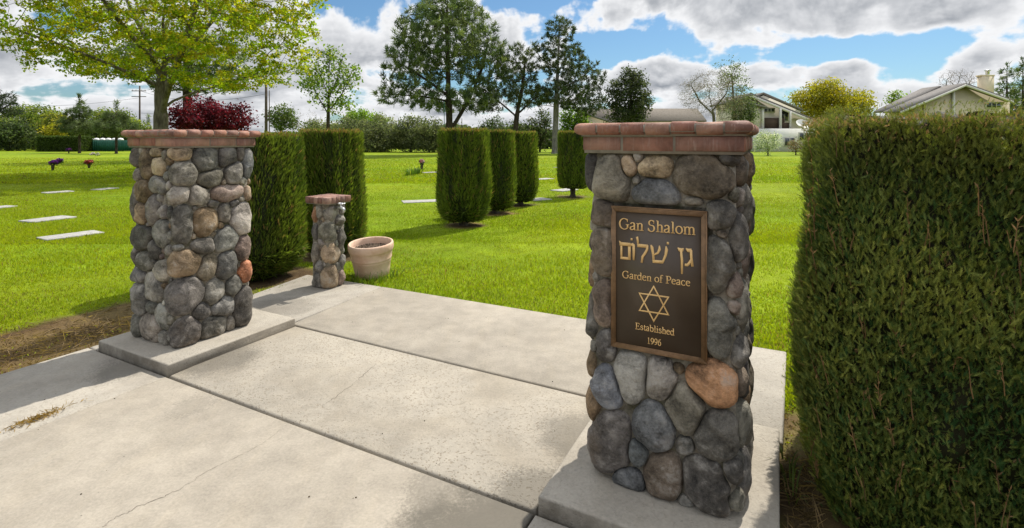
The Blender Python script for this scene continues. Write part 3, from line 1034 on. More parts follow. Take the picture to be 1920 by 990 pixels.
# local: x across, z up from the lower edge, -y towards the viewer
M_PLATE = m_plain('dark_bronze', (0.074, 0.052, 0.034), 0.42, 0.5, 0.0, 0.35, 9.0)
M_FRAME = m_plain('bronze_frame', (0.27, 0.16, 0.08), 0.42, 0.5, 0.25, 0.6, 40.0)
M_GOLD = m_plain('gold_lettering', (0.78, 0.50, 0.20), 0.45, 0.5, 0.0, 0.08)
b = MB()
b.box(-PW / 2 + 0.006, PW / 2 - 0.006, -0.004, 0.024, 0.006, PH - 0.006)
b.build('backing', M_PLATE, pl, False, False)
b = MB()
for k, (i0, i1, yo) in enumerate(((0.0, 0.0045, -0.006), (0.0055, 0.0095, -0.0085), (0.0105, 0.0135, -0.0095), (0.0145, 0.018, -0.0085), (0.019, 0.022, -0.0065))):
    x0, x1, z0, z1 = -PW / 2 + i0, PW / 2 - i0, i0, PH - i0
    d = i1 - i0
    for (p, q, r, s_) in ((x0, x1, z0, z0 + d), (x0, x1, z1 - d, z1), (x0, x0 + d, z0 + d, z1 - d), (x1 - d, x1, z0 + d, z1 - d)):
        b.box(p, q, yo, 0.02 if k == 0 else -0.003, r, s_)
b.build('frame', M_FRAME, pl, False, False)


def arc(cx, cy, rx, ry, a0, a1, n=14):
    return [(cx + rx * math.cos(math.radians(a0 + (a1 - a0) * t / n)), cy + ry * math.sin(math.radians(a0 + (a1 - a0) * t / n))) for t in range(n + 1)]


TK, TN = 0.100, 0.042      # stem and hairline widths in em


def ser(x, y, wd=0.24):
    return ('w', [(x - wd / 2, y), (x + wd / 2, y)], 0.036)


GL = {  # strokes of each letter: ('s', points) nib stroke, ('w', points, width) even stroke ; last item the advance
    'G': ([('s', arc(0.37, 0.335, 0.31, 0.325, 48, 318, 22)), ('w', [(0.60, 0.10), (0.60, 0.30)], 0.10), ser(0.60, 0.30), ('w', [(0.585, 0.46), (0.595, 0.64)], 0.04)], 0.74),
    'S': ([('s', arc(0.27, 0.50, 0.165, 0.165, 40, 180, 10) + arc(0.27, 0.50, 0.165, 0.14, 180, 255, 5)[1:] + arc(0.25, 0.19, 0.20, 0.19, 75, -90, 10)[1:] + arc(0.25, 0.19, 0.19, 0.19, -90, -165, 6)[1:]),
           ('w', [(0.42, 0.47), (0.425, 0.66)], 0.035), ('w', [(0.06, 0.02), (0.055, 0.20)], 0.035)], 0.56),
    'P': ([('w', [(0.16, 0.018), (0.16, 0.64)], TK), ser(0.16, 0.018, 0.28), ser(0.12, 0.642, 0.2), ('s', [(0.16, 0.642), (0.30, 0.642)] + arc(0.30, 0.475, 0.19, 0.167, 90, -90, 12) + [(0.16, 0.308)])], 0.556),
    'E': ([('w', [(0.16, 0.018), (0.16, 0.64)], TK), ('w', [(0.02, 0.018), (0.54, 0.018)], 0.04), ('w', [(0.02, 0.642), (0.52, 0.642)], 0.04), ('w', [(0.16, 0.335), (0.40, 0.335)], 0.04),
           ('w', [(0.40, 0.24), (0.40, 0.43)], 0.035), ('w', [(0.525, 0.02), (0.555, 0.17)], 0.035), ('w', [(0.51, 0.51), (0.515, 0.64)], 0.035)], 0.611),
    'a': ([('s', arc(0.20, 0.325, 0.13, 0.12, 165, 15, 10) + [(0.325, 0.28), (0.325, 0.08)] + arc(0.375, 0.075, 0.05, 0.06, 180, 300, 5)), ('s', [(0.325, 0.27), (0.24, 0.235), (0.12, 0.19)] + arc(0.155, 0.105, 0.105, 0.095, 120, 290, 10) + [(0.26, 0.05), (0.325, 0.10)])], 0.444),
    'n': ([('w', [(0.12, 0.018), (0.12, 0.42)], 0.09), ('s', [(0.12, 0.34), (0.17, 0.39)] + arc(0.27, 0.31, 0.115, 0.125, 115, 0, 9) + [(0.385, 0.018)]), ser(0.12, 0.018, 0.22), ser(0.385, 0.018, 0.22), ser(0.07, 0.42, 0.1)], 0.5),
    'h': ([('w', [(0.12, 0.018), (0.12, 0.66)], 0.09), ('s', [(0.12, 0.34), (0.17, 0.39)] + arc(0.27, 0.31, 0.115, 0.125, 115, 0, 9) + [(0.385, 0.018)]), ser(0.12, 0.018, 0.22), ser(0.385, 0.018, 0.22), ser(0.07, 0.66, 0.1)], 0.5),
    'l': ([('w', [(0.14, 0.018), (0.14, 0.66)], 0.09), ser(0.14, 0.018, 0.24), ser(0.09, 0.66, 0.1)], 0.278),
    'o': ([('s', arc(0.25, 0.225, 0.19, 0.215, 0, 360, 26))], 0.5),
    'm': ([('w', [(0.12, 0.018), (0.12, 0.42)], 0.09), ('s', [(0.12, 0.34), (0.17, 0.39)] + arc(0.27, 0.31, 0.115, 0.125, 115, 0, 9) + [(0.385, 0.018)]), ('s', [(0.385, 0.34), (0.435, 0.39)] + arc(0.535, 0.31, 0.115, 0.125, 115, 0, 9) + [(0.65, 0.018)]),
           ser(0.12, 0.018, 0.2), ser(0.385, 0.018, 0.2), ser(0.65, 0.018, 0.2), ser(0.07, 0.42, 0.1)], 0.778),
    'r': ([('w', [(0.12, 0.018), (0.12, 0.42)], 0.09), ('s', [(0.12, 0.33), (0.19, 0.40), (0.26, 0.415), (0.32, 0.375)]), ser(0.13, 0.018, 0.25), ser(0.07, 0.42, 0.1)], 0.333),
    'd': ([('s', arc(0.22, 0.225, 0.17, 0.215, 30, 330, 20)), ('w', [(0.385, 0.018), (0.385, 0.66)], 0.09), ser(0.43, 0.018, 0.1), ser(0.335, 0.66, 0.1)], 0.5),
    'e': ([('s', [(0.06, 0.27), (0.38, 0.27)] + arc(0.22, 0.26, 0.16, 0.18, 5, 185, 12) + arc(0.235, 0.21, 0.18, 0.195, 180, 320, 10)[1:])], 0.444),
    'f': ([('w', [(0.14, 0.018), (0.14, 0.5)], 0.09), ('s', [(0.14, 0.48)] + arc(0.25, 0.54, 0.11, 0.13, 180, 40, 8)), ('w', [(0.03, 0.43), (0.29, 0.43)], 0.042), ser(0.14, 0.018, 0.24)], 0.333),
    'c': ([('s', arc(0.24, 0.225, 0.19, 0.215, 42, 318, 18))], 0.444),
    's': ([('s', arc(0.19, 0.33, 0.115, 0.11, 35, 180, 9) + arc(0.19, 0.33, 0.115, 0.09, 180, 250, 4)[1:] + arc(0.175, 0.13, 0.14, 0.125, 70, -90, 9)[1:] + arc(0.175, 0.12, 0.13, 0.115, -90, -160, 5)[1:]), ('w', [(0.30, 0.31), (0.305, 0.43)], 0.03), ('w', [(0.045, 0.02), (0.04, 0.14)], 0.03)], 0.389),
    't': ([('w', [(0.13, 0.10), (0.13, 0.55)], 0.085), ('s', arc(0.20, 0.09, 0.07, 0.075, 180, 320, 7)), ('w', [(0.02, 0.425), (0.26, 0.425)], 0.042)], 0.278),
    'b': ([('w', [(0.11, 0.03), (0.11, 0.66)], 0.085), ('s', arc(0.27, 0.225, 0.17, 0.215, 150, -150, 20)), ser(0.06, 0.66, 0.1)], 0.5),
    'i': ([('w', [(0.14, 0.018), (0.14, 0.42)], 0.09), ser(0.14, 0.018, 0.24), ser(0.09, 0.42, 0.1), ('w', [(0.14, 0.57), (0.14, 0.65)], 0.095)], 0.278),
    '1': ([('w', [(0.25, 0.018), (0.25, 0.66)], 0.085), ser(0.25, 0.018, 0.28), ('w', [(0.11, 0.58), (0.26, 0.655)], 0.042)], 0.5),
    '9': ([('s', arc(0.24, 0.45, 0.175, 0.205, 0, 360, 22)), ('s', [(0.415, 0.44), (0.40, 0.26), (0.29, 0.08), (0.08, 0.01)])], 0.5),
    '6': ([('s', arc(0.25, 0.21, 0.175, 0.205, 0, 360, 22)), ('s', [(0.075, 0.22), (0.09, 0.40), (0.20, 0.58), (0.42, 0.65)])], 0.5),
    ' ': ([], 0.25),
}
ZS = [0]


def stroke(mb, pts, wid, x0, z0, sc, sx=1.0):
    """a raised ribbon; wid: number (even) or None (broad-nib contrast)"""
    P = np.array(pts, dtype=float)
    d = np.gradient(P, axis=0)
    d /= np.linalg.norm(d, axis=1)[:, None] + 1e-9
    if wid is None:
        wv = TN + (TK - TN) * np.abs(d[:, 1]) ** 1.5
    else:
        wv = np.full(len(P), wid) if np.isscalar(wid) else np.array(wid)
    nn = np.stack([-d[:, 1], d[:, 0]], 1)
    L, Rr = P + nn * wv[:, None] / 2, P - nn * wv[:, None] / 2
    ZS[0] += 1
    hgt = -0.0058 - 0.00003 * (ZS[0] % 23)
    n = len(P)
    V = []
    for arr, yy in ((L, hgt), (Rr, hgt), (L, -0.0035), (Rr, -0.0035)):
        V += [(x0 + p[0] * sc * sx, yy, z0 + p[1] * sc) for p in arr]
    q = []
    for i in range(n - 1):
        q += [(i, n + i, n + i + 1, i + 1), (2 * n + i, i, i + 1, 2 * n + i + 1), (n + i, 3 * n + i, 3 * n + i + 1, n + i + 1)]
    q += [(0, 2 * n, 3 * n, n), (n - 1, 2 * n - 1, 4 * n - 1, 3 * n - 1)]
    mb.add(V, [np.array(q)])


def text_line(name, txt, a0, a1, base, cap):
    """txt between fractions a0..a1 of the plaque width, baseline and capital height as fractions of its height (from the top)"""
    adv = sum(GL[c][1] for c in txt)
    sc = cap * PH / 0.66
    sx = (a1 - a0) * PW / (adv * sc)
    mb = MB()
    xx = -PW / 2 + a0 * PW
    zz = PH * (1 - base)
    for ch in txt:
        for st in GL[ch][0]:
            stroke(mb, st[1], None if st[0] == 's' else st[2], xx, zz, sc, sx)
        xx += GL[ch][1] * sc * sx
    return mb.build(name, M_GOLD, pl, False, False)


text_line('title_lettering', 'Gan Shalom', 0.088, 0.892, 0.160, 0.076)
text_line('garden_lettering', 'Garden of Peace', 0.125, 0.84, 0.503, 0.050)
text_line('established_lettering', 'Established', 0.268, 0.68, 0.848, 0.044)
text_line('year_lettering', '1996', 0.395, 0.545, 0.934, 0.042)
# hebrew line: letters as strokes with their own widths; unit = body height
HB = [  # (left edge as a fraction of the width, strokes)
    (0.100, [([(-0.02, 0.90), (0.78, 0.90)], 0.20), ([(0.11, 0.86), (0.11, 0.02)], 0.15), ([(0.04, 0.075), (0.78, 0.075)], 0.15), ([(0.70, 0.82), (0.70, 0.02)], 0.19), ([(-0.06, 1.06), (0.03, 0.97), (0.10, 0.84)], [0.03, 0.13, 0.1])]),
    (0.232, [([(-0.12, 0.90), (0.06, 0.91), (0.16, 0.86)], [0.12, 0.2, 0.16]), ([(0.13, 0.92), (0.14, 0.5), (0.13, 0.02)], [0.18, 0.17, 0.13]), ([(-0.02, 1.16), (-0.02, 1.28)], 0.13)]),
    (0.282, [([(0.04, 1.40), (0.09, 1.20), (0.12, 0.92)], [0.16, 0.14, 0.12]), ([(0.06, 0.90), (0.82, 0.90)], 0.19), ([(0.80, 0.96), (0.76, 0.70), (0.60, 0.46), (0.44, 0.28), (0.38, -0.08)], [0.12, 0.16, 0.16, 0.16, 0.13])]),
    (0.432, [([(0.02, 1.0), (0.10, 0.86), (0.18, 0.50), (0.22, 0.02)], [0.05, 0.2, 0.15, 0.15]), ([(0.14, 0.07), (0.84, 0.09)], 0.17), ([(0.60, 1.0), (0.62, 0.80), (0.50, 0.58), (0.22, 0.44)], [0.06, 0.18, 0.14, 0.08]),
             ([(1.04, 1.0), (1.08, 0.82), (1.02, 0.50), (0.84, 0.12), (0.80, 0.03)], [0.06, 0.2, 0.16, 0.13, 0.1]), ([(1.17, 1.12), (1.17, 1.25)], 0.14)]),
    (0.715, [([(-0.02, 0.98), (0.10, 0.88), (0.30, 0.88), (0.38, 0.98)], [0.05, 0.2, 0.2, 0.05]), ([(0.20, 0.90), (0.27, 0.3), (0.27, -0.46)], [0.14, 0.16, 0.12])]),
    (0.785, [([(0.06, 0.99), (0.18, 0.89), (0.44, 0.90)], [0.04, 0.19, 0.2]), ([(0.40, 0.92), (0.42, 0.5), (0.50, 0.02)], [0.16, 0.16, 0.17]), ([(0.42, 0.40), (0.26, 0.16), (0.14, 0.06)], [0.13, 0.16, 0.16]), ([(-0.01, 0.07), (0.20, 0.07)], 0.14)]),
]
mb = MB()
for (a0, sts) in HB:
    for pts, wd in sts:
        stroke(mb, pts, wd, -PW / 2 + a0 * PW, PH * (1 - 0.372), 0.120 * PH, 0.80 if a0 != 0.432 else 0.83)
mb.build('hebrew_lettering', M_GOLD, pl, False, False)
mb = MB()
sx_, sz_, rr_ = 0.0 - 0.034 * PW, PH * (1 - 0.6545), 0.128 * PH
for sgn in (1, -1):
    P = [(sx_ + rr_ * 0.95 * math.cos(R(90 * sgn + 120 * k)), sz_ + rr_ * math.sin(R(90 * sgn + 120 * k))) for k in range(3)]
    Q = [(sx_ + (p[0] - sx_) * 0.86, sz_ + (p[1] - sz_) * 0.86) for p in P]
    yt = -0.0056 - (0.0003 if sgn > 0 else 0.0)
    V = [(p[0], yt, p[1]) for p in P + Q] + [(p[0], -0.0035, p[1]) for p in P + Q]
    q = []
    for i in range(3):
        j = (i + 1) % 3
        q += [(i, j, 3 + j, 3 + i), (6 + i, 6 + j, j, i), (3 + i, 3 + j, 9 + j, 9 + i)]
    mb.add(V, [np.array(q)])
mb.build('star_emblem', M_GOLD, pl, False, False)

# ------------------------------------------------------------------ terracotta pot
px_, py_, _ = G(690, 520)
pt = thing('flower_pot', 'pale terracotta pot of dry soil leaning on the lawn beside the short stone post', 'pot', (px_ + 0.0, py_ + 0.19, -0.02))
pt.rotation_euler = (R(5.0), R(-1.5), 0)
pt.scale = (1.03, 1.03, 1.03)
b = MB()
b.lathe([(0.001, 0.0), (0.185, 0.0), (0.192, 0.01), (0.205, 0.09), (0.218, 0.17), (0.2195, 0.172), (0.222, 0.18), (0.2215, 0.19), (0.226, 0.2), (0.2295, 0.205), (0.231, 0.214),
         (0.229, 0.222), (0.240, 0.285), (0.243, 0.292), (0.250, 0.300), (0.255, 0.315), (0.257, 0.345), (0.256, 0.372), (0.250, 0.386), (0.240, 0.389), (0.228, 0.378), (0.224, 0.33), (0.212, 0.255), (0.001, 0.25)], 64)
mp_, t = mat('terracotta')
co = t.n('ShaderNodeTexCoord').outputs['Object']
n1 = t.noise(co, 5.0, 7.0, 0.62)
n2 = t.noise(co, 40.0, 5.0, 0.6)
cc = t.mix(t.ss(n1.outputs[0], 0.32, 0.66), (0.58, 0.375, 0.26), (0.72, 0.53, 0.40))
cc = t.mix(t.ss(n2.outputs[0], 0.6, 0.75, 0.0, 0.4), cc, (0.66, 0.55, 0.44))
zc = t.n('ShaderNodeSeparateXYZ', Vector=co).outputs[2]
cc = t.mix(t.ss(t.m('ADD', zc, t.m('MULTIPLY', n1.outputs[0], 0.16)), 0.08, 0.20, 0.55, 0.0), cc, (0.25, 0.17, 0.10))
finish(t, cc, 0.8, n2.outputs[0], 0.25, 0.006, 0.25)
b.build('pot_body', mp_, pt, True, False)
b = MB()
rg = np.random.default_rng(8)
kk = 40
b.lathe([(0.001, 0.318), (0.07, 0.316), (0.14, 0.314), (0.2, 0.312), (0.2215, 0.308), (0.218, 0.28)], kk)
for _ in range(260):
    r_, a_ = 0.205 * math.sqrt(rg.random()), rg.uniform(0, 6.28)
    b.ball(r_ * math.cos(a_), r_ * math.sin(a_), 0.317, rg.uniform(0.004, 0.012), np.array([1, 1, 1]) * rg.uniform(0.5, 1.4), 6, 0.7)
b.build('potting_soil', m_plain('potting_soil', (0.10, 0.075, 0.055), 0.95, 0.1, 0, 0.5, 60), pt, True, False)

# ------------------------------------------------------------------ foliage makers
def sprays(pos, dirn, length, width, col, rng, kind_='blade', bend=0.3):
    """many small blades: pos (n,3) roots, dirn (n,3) unit, length (n), width (n); returns V, tri/quad arrays, colours"""
    n = len(pos)
    rnd = rng.normal(size=(n, 3))
    side = np.cross(dirn, rnd)
    side /= np.linalg.norm(side, axis=1)[:, None] + 1e-9
    up = np.cross(side, dirn)
    b_ = up * (length * bend * rng.uniform(-1, 1, n))[:, None]
    mid = pos + dirn * (length * 0.5)[:, None] + b_ * 0.3
    tip = pos + dirn * length[:, None] + b_
    if kind_ == 'blade':
        V = np.stack([pos - side * (width * 0.28)[:, None], pos + side * (width * 0.28)[:, None], mid + side * (width * 0.5)[:, None], tip, mid - side * (width * 0.5)[:, None]], 1)
        base = np.arange(n)[:, None] * 5
        q = base + np.array([[0, 1, 2, 4]])
        t_ = base + np.array([[4, 2, 3]])
        return V.reshape(-1, 3), [q, t_], np.repeat(col, 5, 0)
    V = np.stack([pos - side * (width * 0.5)[:, None], pos + side * (width * 0.5)[:, None], tip], 1)
    return V.reshape(-1, 3), [np.arange(n * 3).reshape(-1, 3)], np.repeat(col, 3, 0)


def leaf_quads(pos, nrm, size, col, rng, asp=0.6):
    """rhombic leaves lying across nrm"""
    n = len(pos)
    t_ = np.cross(nrm, rng.normal(size=(n, 3)))
    t_ /= np.linalg.norm(t_, axis=1)[:, None] + 1e-9
    s_ = np.cross(nrm, t_)
    h = size[:, None] * 0.5
    fold = nrm * h * 0.25
    V = np.stack([pos - t_ * h, pos + s_ * h * asp + fold, pos + t_ * h, pos - s_ * h * asp + fold], 1)
    return V.reshape(-1, 3), [np.arange(n * 4).reshape(-1, 4)], np.repeat(col, 4, 0)


def fern_template():
    """a flat scale-leaved branchlet about 1 long: list of thin triangles (x across, y along)"""
    T = []
    T.append([(-0.035, 0), (0.035, 0), (0.0, 1.0)])
    rg_ = random.Random(3)
    for i in range(5):
        yy = 0.12 + i * 0.16
        ln = 0.42 * (1 - 0.55 * yy)
        for sg in (-1, 1):
            a_ = R(38 + rg_.uniform(-10, 10))
            dx_, dy_ = math.sin(a_) * sg, math.cos(a_)
            wx, wy = -dy_ * 0.038 * sg, dx_ * 0.038 * sg
            y2 = yy + sg * 0.02
            T.append([(wx, y2 + wy), (-wx, y2 - wy), (dx_ * ln, y2 + dy_ * ln)])
    return np.array(T)     # (m,3,2)


FERN = fern_template()


def ferns(pos, dirn, length, col, rng, out=None, curl=0.25, widen=1.0):
    n = len(pos)
    ref = out if out is not None else rng.normal(size=(n, 3))
    side = np.cross(dirn, ref + rng.normal(size=(n, 3)) * 0.9)
    side /= np.linalg.norm(side, axis=1)[:, None] + 1e-9
    nr = np.cross(side, dirn)
    m = len(FERN)
    P = FERN.reshape(-1, 2)
    cu_ = rng.uniform(-curl, curl, n)
    L = length[:, None, None]
    V = pos[:, None, :] + L * (P[None, :, 0:1] * widen * side[:, None, :] + P[None, :, 1:2] * dirn[:, None, :] + (P[None, :, 1:2] ** 2) * (cu_[:, None, None]) * nr[:, None, :])
    jit = np.repeat(rng.uniform(0.75, 1.25, (n, m)), 3, axis=1)[..., None]
    C = (col[:, None, :] * jit).reshape(-1, 3)
    return V.reshape(-1, 3), [np.arange(n * m * 3).reshape(-1, 3)], C


def clipped_profile(z, H, low):
    """radius factor of a clipped column at height z"""
    k = np.ones_like(z)
    k = np.where(z < low, np.sqrt(np.maximum(0.02, 1 - ((low - z) / low) ** 2 * 0.88)), k)
    k = k * np.where(z > low, 1 - 0.09 * np.clip((z - low) / (H - low), 0, 1) ** 1.4, 1)
    k = k * np.where(z > H - 0.07, np.sqrt(np.maximum(0.0, 1 - ((z - H + 0.07) / 0.085) ** 2 * 0.22)), 1)
    return k


def plan_radius(phi, a, b, e):
    return (np.abs(np.cos(phi) / a) ** e + np.abs(np.sin(phi) / b) ** e) ** (-1 / e)


def topiary(x, y, Rr, H, e, seed, label, n, zb=0.10, trunk_r=0.06, fine=True, rz=0.0, group='clipped conifer columns on the lawn', cat='topiary'):
    rng = np.random.default_rng(seed)
    t_ = thing('clipped_conifer', label, cat, (x, y, -0.03), rz, group)
    low = 0.56 if zb > 0.05 else 0.45
    # core, coloured dark to put shade into the gaps between sprays
    zs = np.concatenate([np.linspace(zb, low, 8), np.linspace(low + 0.1, H - 0.08, 8), [H - 0.04, H - 0.03]])
    kphi = 40
    ph = np.arange(kphi) * 2 * np.pi / kphi
    V = []
    for i_, z in enumerate(zs):
        r_ = plan_radius(ph, Rr, Rr, e) * clipped_profile(np.full(kphi, z), H, low) - 0.035
        if i_ == len(zs) - 1:
            r_ = r_ * 0.02
        V.append(np.stack([r_ * np.cos(ph), r_ * np.sin(ph), np.full(kphi, z)], 1))
    V.append(np.array([[0, 0, zb + 0.04]]))
    V = np.concatenate(V)
    nz_ = len(zs)
    q = np.array([(r * kphi + j, r * kphi + (j + 1) % kphi, (r + 1) * kphi + (j + 1) % kphi, (r + 1) * kphi + j) for r in range(nz_ - 1) for j in range(kphi)])
    cap = np.array([((j + 1) % kphi, j, nz_ * kphi) for j in range(kphi)])
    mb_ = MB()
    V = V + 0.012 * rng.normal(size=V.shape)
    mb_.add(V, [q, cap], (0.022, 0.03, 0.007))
    # sprays
    z = rng.uniform(zb + 0.01, H, n) ** 1.0
    p_ = rng.uniform(0, 2 * np.pi, n)
    ntop = n // 7
    r_ = plan_radius(p_, Rr, Rr, e) * clipped_profile(z, H, low)
    streak = fb(np.stack([np.cos(p_) * Rr * 22, np.sin(p_) * Rr * 22, z * 2.2], 1), 1.0, seed + 3, 2)
    clump = fb(np.stack([np.cos(p_) * Rr * 5, np.sin(p_) * Rr * 5, z * 2.4], 1), 1.0, seed + 5, 2)
    ga, gb = rng.uniform(0, 6.28), rng.uniform(0, 6.28)
    r_ *= 1 + 0.035 * np.sin(p_ * 2 + ga + 1.5 * z) * np.sin(z * 3.1 + gb)
    r_ += 0.016 * streak + 0.014 * clump - 0.030 + rng.normal(0, 0.012, n)
    top = np.arange(n) < ntop
    rt = np.sqrt(rng.random(n)) * plan_radius(p_, Rr, Rr, e) * 0.90
    r_ = np.where(top, rt, r_)
    z = np.where(top, H - 0.055 + rng.normal(0, 0.014, n), z)
    pos = np.stack([r_ * np.cos(p_), r_ * np.sin(p_), z], 1)
    outw = np.stack([np.cos(p_), np.sin(p_), np.zeros(n)], 1)
    lean = rng.uniform(0.15, 0.75, n)[:, None]
    dirn = outw * lean + np.array([[0, 0, 1.0]]) + rng.normal(0, 0.20, (n, 3))
    lowm = (z < 0.35)[:, None]
    dirn = np.where(lowm, outw * 0.9 + np.array([[0, 0, 0.35]]) + rng.normal(0, 0.35, (n, 3)), dirn)
    dirn /= np.linalg.norm(dirn, axis=1)[:, None]
    d1, d2, d3 = np.array([0.072, 0.115, 0.016]), np.array([0.19, 0.25, 0.030]), np.array([0.30, 0.20, 0.075])
    f = np.clip(0.45 + 0.42 * streak + 0.3 * clump + rng.normal(0, 0.25, n), 0, 1)[:, None]
    col = d1 * (1 - f) + d2 * f
    br = ((rng.random(n) < np.where(top, 0.45, 0.05)) | ((z > H - 0.06) & (rng.random(n) < 0.4)))[:, None]
    col = np.where(br, d3 * rng.uniform(0.7, 1.2, (n, 1)), col)
    ln = rng.uniform(0.045, 0.10, n) * np.clip((H - z) / 0.11, 0.4, 1)
    if fine:
        Vf, Ff, Cf = sprays(pos, dirn, ln, rng.uniform(0.007, 0.015, n), col, rng, 'blade')
    else:
        Vf, Ff, Cf = sprays(pos, dirn, ln * 1.3, rng.uniform(0.016, 0.026, n), col, rng, 'tri')
    mb_.add(Vf, Ff, Cf)
    mb_.build('foliage', M_CONIFER, t_, False)
    tb = MB()
    for k in range(3):
        a_ = k * 2.1 + seed
        tb.tube([(0.05 * math.cos(a_) * 1.2, 0.05 * math.sin(a_) * 1.2, -0.05), (0.03 * math.cos(a_), 0.03 * math.sin(a_), 0.1), (0.10 * math.cos(a_), 0.10 * math.sin(a_), 0.5)], [trunk_r * 0.8, trunk_r * 0.6, 0.02], 7)
    tb.build('trunk', M_BARK, t_, True, False)
    return t_


LT = ['tall boxy clipped conifer directly behind the left stone pillar', 'tall boxy clipped conifer behind the short stone post and pot',
      'nearest and widest of the three clipped conifers in a row on the lawn', 'middle one of the three clipped conifers in a row on the lawn',
      'farthest of the three clipped conifers in a row on the lawn', 'clipped conifer on a bare stem half hidden by the plaque pillar']
for k, (tx, ty, tr, th, te, sd) in enumerate(TOPI):
    topiary(tx, ty, tr, th, te, sd, LT[k], (30000, 26000, 18000, 13000, 12000, 11000)[k], 0.03 if k < 2 else (0.10 if k < 5 else 0.26), (0.09 if k < 2 else 0.075), k < 2,
            -TH if k < 2 else 0.3 * k, 'boxy clipped conifers beside the path' if k < 2 else 'clipped conifer columns on the lawn')

# big clipped hedge close by on the right
HV0, HV1, HU0, HU1, HHT = 3.755, 5.15, 0.36, 1.5, 1.782
rng = np.random.default_rng(77)
hc = W((HV0 + HV1) / 2, (HU0 + HU1) / 2, -0.03)
th_ = thing('clipped_hedge', 'large near hedge of dark green conifer with dry brown shoots, right of the plaque pillar', 'hedge', hc, -TH)
ha, hb_ = (HV1 - HV0) / 2, (HU1 - HU0) / 2


def hedge_r(p_, z):
    k = np.where(z < 0.42, -0.07 * ((0.42 - z) / 0.42) ** 2, 0) + 0.035 * np.exp(-((z - 0.72) / 0.3) ** 2) - 0.04 * np.clip((z - 1.0) / 0.7, 0, 1) ** 1.5
    k = k - np.where(z > HHT - 0.10, 0.055 * ((z - HHT + 0.10) / 0.10) ** 2, 0)
    return plan_radius(p_, ha, hb_, 7.0) + k


mb = MB()
kphi, zs = 72, np.concatenate([np.linspace(0.0, HHT - 0.11, 20), [HHT - 0.075, HHT - 0.07]])
ph = np.arange(kphi) * 2 * np.pi / kphi
V = []
for i_, z in enumerate(zs):
    r_ = hedge_r(ph, np.full(kphi, z)) - 0.12
    if i_ == len(zs) - 1:
        r_ = r_ * 0.02
    V.append(np.stack([r_ * np.cos(ph), r_ * np.sin(ph), np.full(kphi, z)], 1))
V = np.concatenate(V)
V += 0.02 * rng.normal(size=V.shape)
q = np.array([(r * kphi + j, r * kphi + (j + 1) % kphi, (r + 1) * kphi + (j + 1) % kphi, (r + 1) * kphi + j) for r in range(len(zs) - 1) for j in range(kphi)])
mb.add(V, [q], (0.026, 0.026, 0.010))  # inner core painted dark so the gaps in the foliage look shaded
# sample only points on the sides by arc length
pp = np.linspace(0, 2 * np.pi, 4001)
rr0 = plan_radius(pp, ha, hb_, 7.0)
seg = np.hypot(np.diff(rr0 * np.cos(pp)), np.diff(rr0 * np.sin(pp)))
cum = np.concatenate([[0], np.cumsum(seg)])


def hedge_batch(n, topn, depth, lens, tone):
    p_ = np.interp(rng.uniform(0, cum[-1], n), cum, pp)
    # the far sides need fewer
    z = rng.uniform(0.02, HHT - 0.01, n)
    top = np.arange(n) < topn
    keep = top | (np.sin(p_) < 0.25) | (np.cos(p_) < -0.2) | (rng.random(n) < 0.25)
    clump = fb(np.stack([np.cos(p_) * ha * 9, np.sin(p_) * hb_ * 9, z * 7], 1), 1.0, 91, 2)
    r_ = hedge_r(p_, z) - depth - 0.012 + 0.048 * clump + rng.normal(0, 0.014, n)
    r_ = np.where(top, np.sqrt(rng.random(n)) * plan_radius(p_, ha, hb_, 7.0) * 0.97, r_)
    z = np.where(top, HHT - 0.085 + 0.015 * fb(np.stack([r_ * np.cos(p_), r_ * np.sin(p_)], 1), 6, 4) + rng.normal(0, 0.012, n), z)
    pos = np.stack([r_ * np.cos(p_), r_ * np.sin(p_), z], 1)
    # outward normal of the superellipse
    nx_ = np.sign(np.cos(p_)) * np.abs(np.cos(p_) / ha) ** 6 / ha
    ny_ = np.sign(np.sin(p_)) * np.abs(np.sin(p_) / hb_) ** 6 / hb_
    ow = np.stack([nx_, ny_, np.zeros(n)], 1)
    ow /= np.linalg.norm(ow, axis=1)[:, None] + 1e-9
    dirn = ow * rng.uniform(0.15, 0.75, (n, 1)) + np.array([[0, 0, 0.95]]) + rng.normal(0, 0.36, (n, 3))
    dirn = np.where(top[:, None], rng.normal(0, 0.5, (n, 3)) + np.array([[0, 0, 0.9]]), dirn)
    dirn /= np.linalg.norm(dirn, axis=1)[:, None]
    f = np.clip(0.4 + 0.35 * clump + rng.normal(0, 0.45, n), -0.25, 1.8)[:, None]
    hi = np.clip((z - 1.35) / 0.35, 0, 1)[:, None]
    big = fb(np.stack([np.cos(p_) * ha * 3, np.sin(p_) * hb_ * 3, z * 2.2], 1), 1.0, 47, 2)[:, None]
    col = (np.array([0.080, 0.135, 0.034]) * (1 - f) + np.array([0.245, 0.275, 0.060]) * f) * tone
    col = col + np.clip(big, 0, 1) * np.array([0.02, 0.010, -0.004])
    col = col * (1 - hi) + np.array([0.17, 0.195, 0.040]) * (0.7 + 0.6 * f) * hi
    br = (rng.random((n, 1)) < np.where(top[:, None], 0.5, 0.025 + 0.12 * (hi > 0.75)))
    col = np.where(br, np.array([0.42, 0.27, 0.13]) * rng.uniform(0.6, 1.2, (n, 1)), col)
    ln = rng.uniform(*lens, n) * np.where(br[:, 0] | top, 0.62, 1.0) * np.clip((HHT - 0.01 - z) / 0.10, 0.38, 1)
    k = keep
    return ferns(pos[k], dirn[k], ln[k], np.clip(col[k], 0.003, 1), rng, ow[k], 0.25, 0.95)


mb.add(*hedge_batch(30000, 1500, 0.090, (0.035, 0.065), 0.8))
mb.add(*hedge_batch(115000, 15000, 0.045, (0.016, 0.042), 1.2))
o = mb.build('foliage', M_CONIFER, th_)
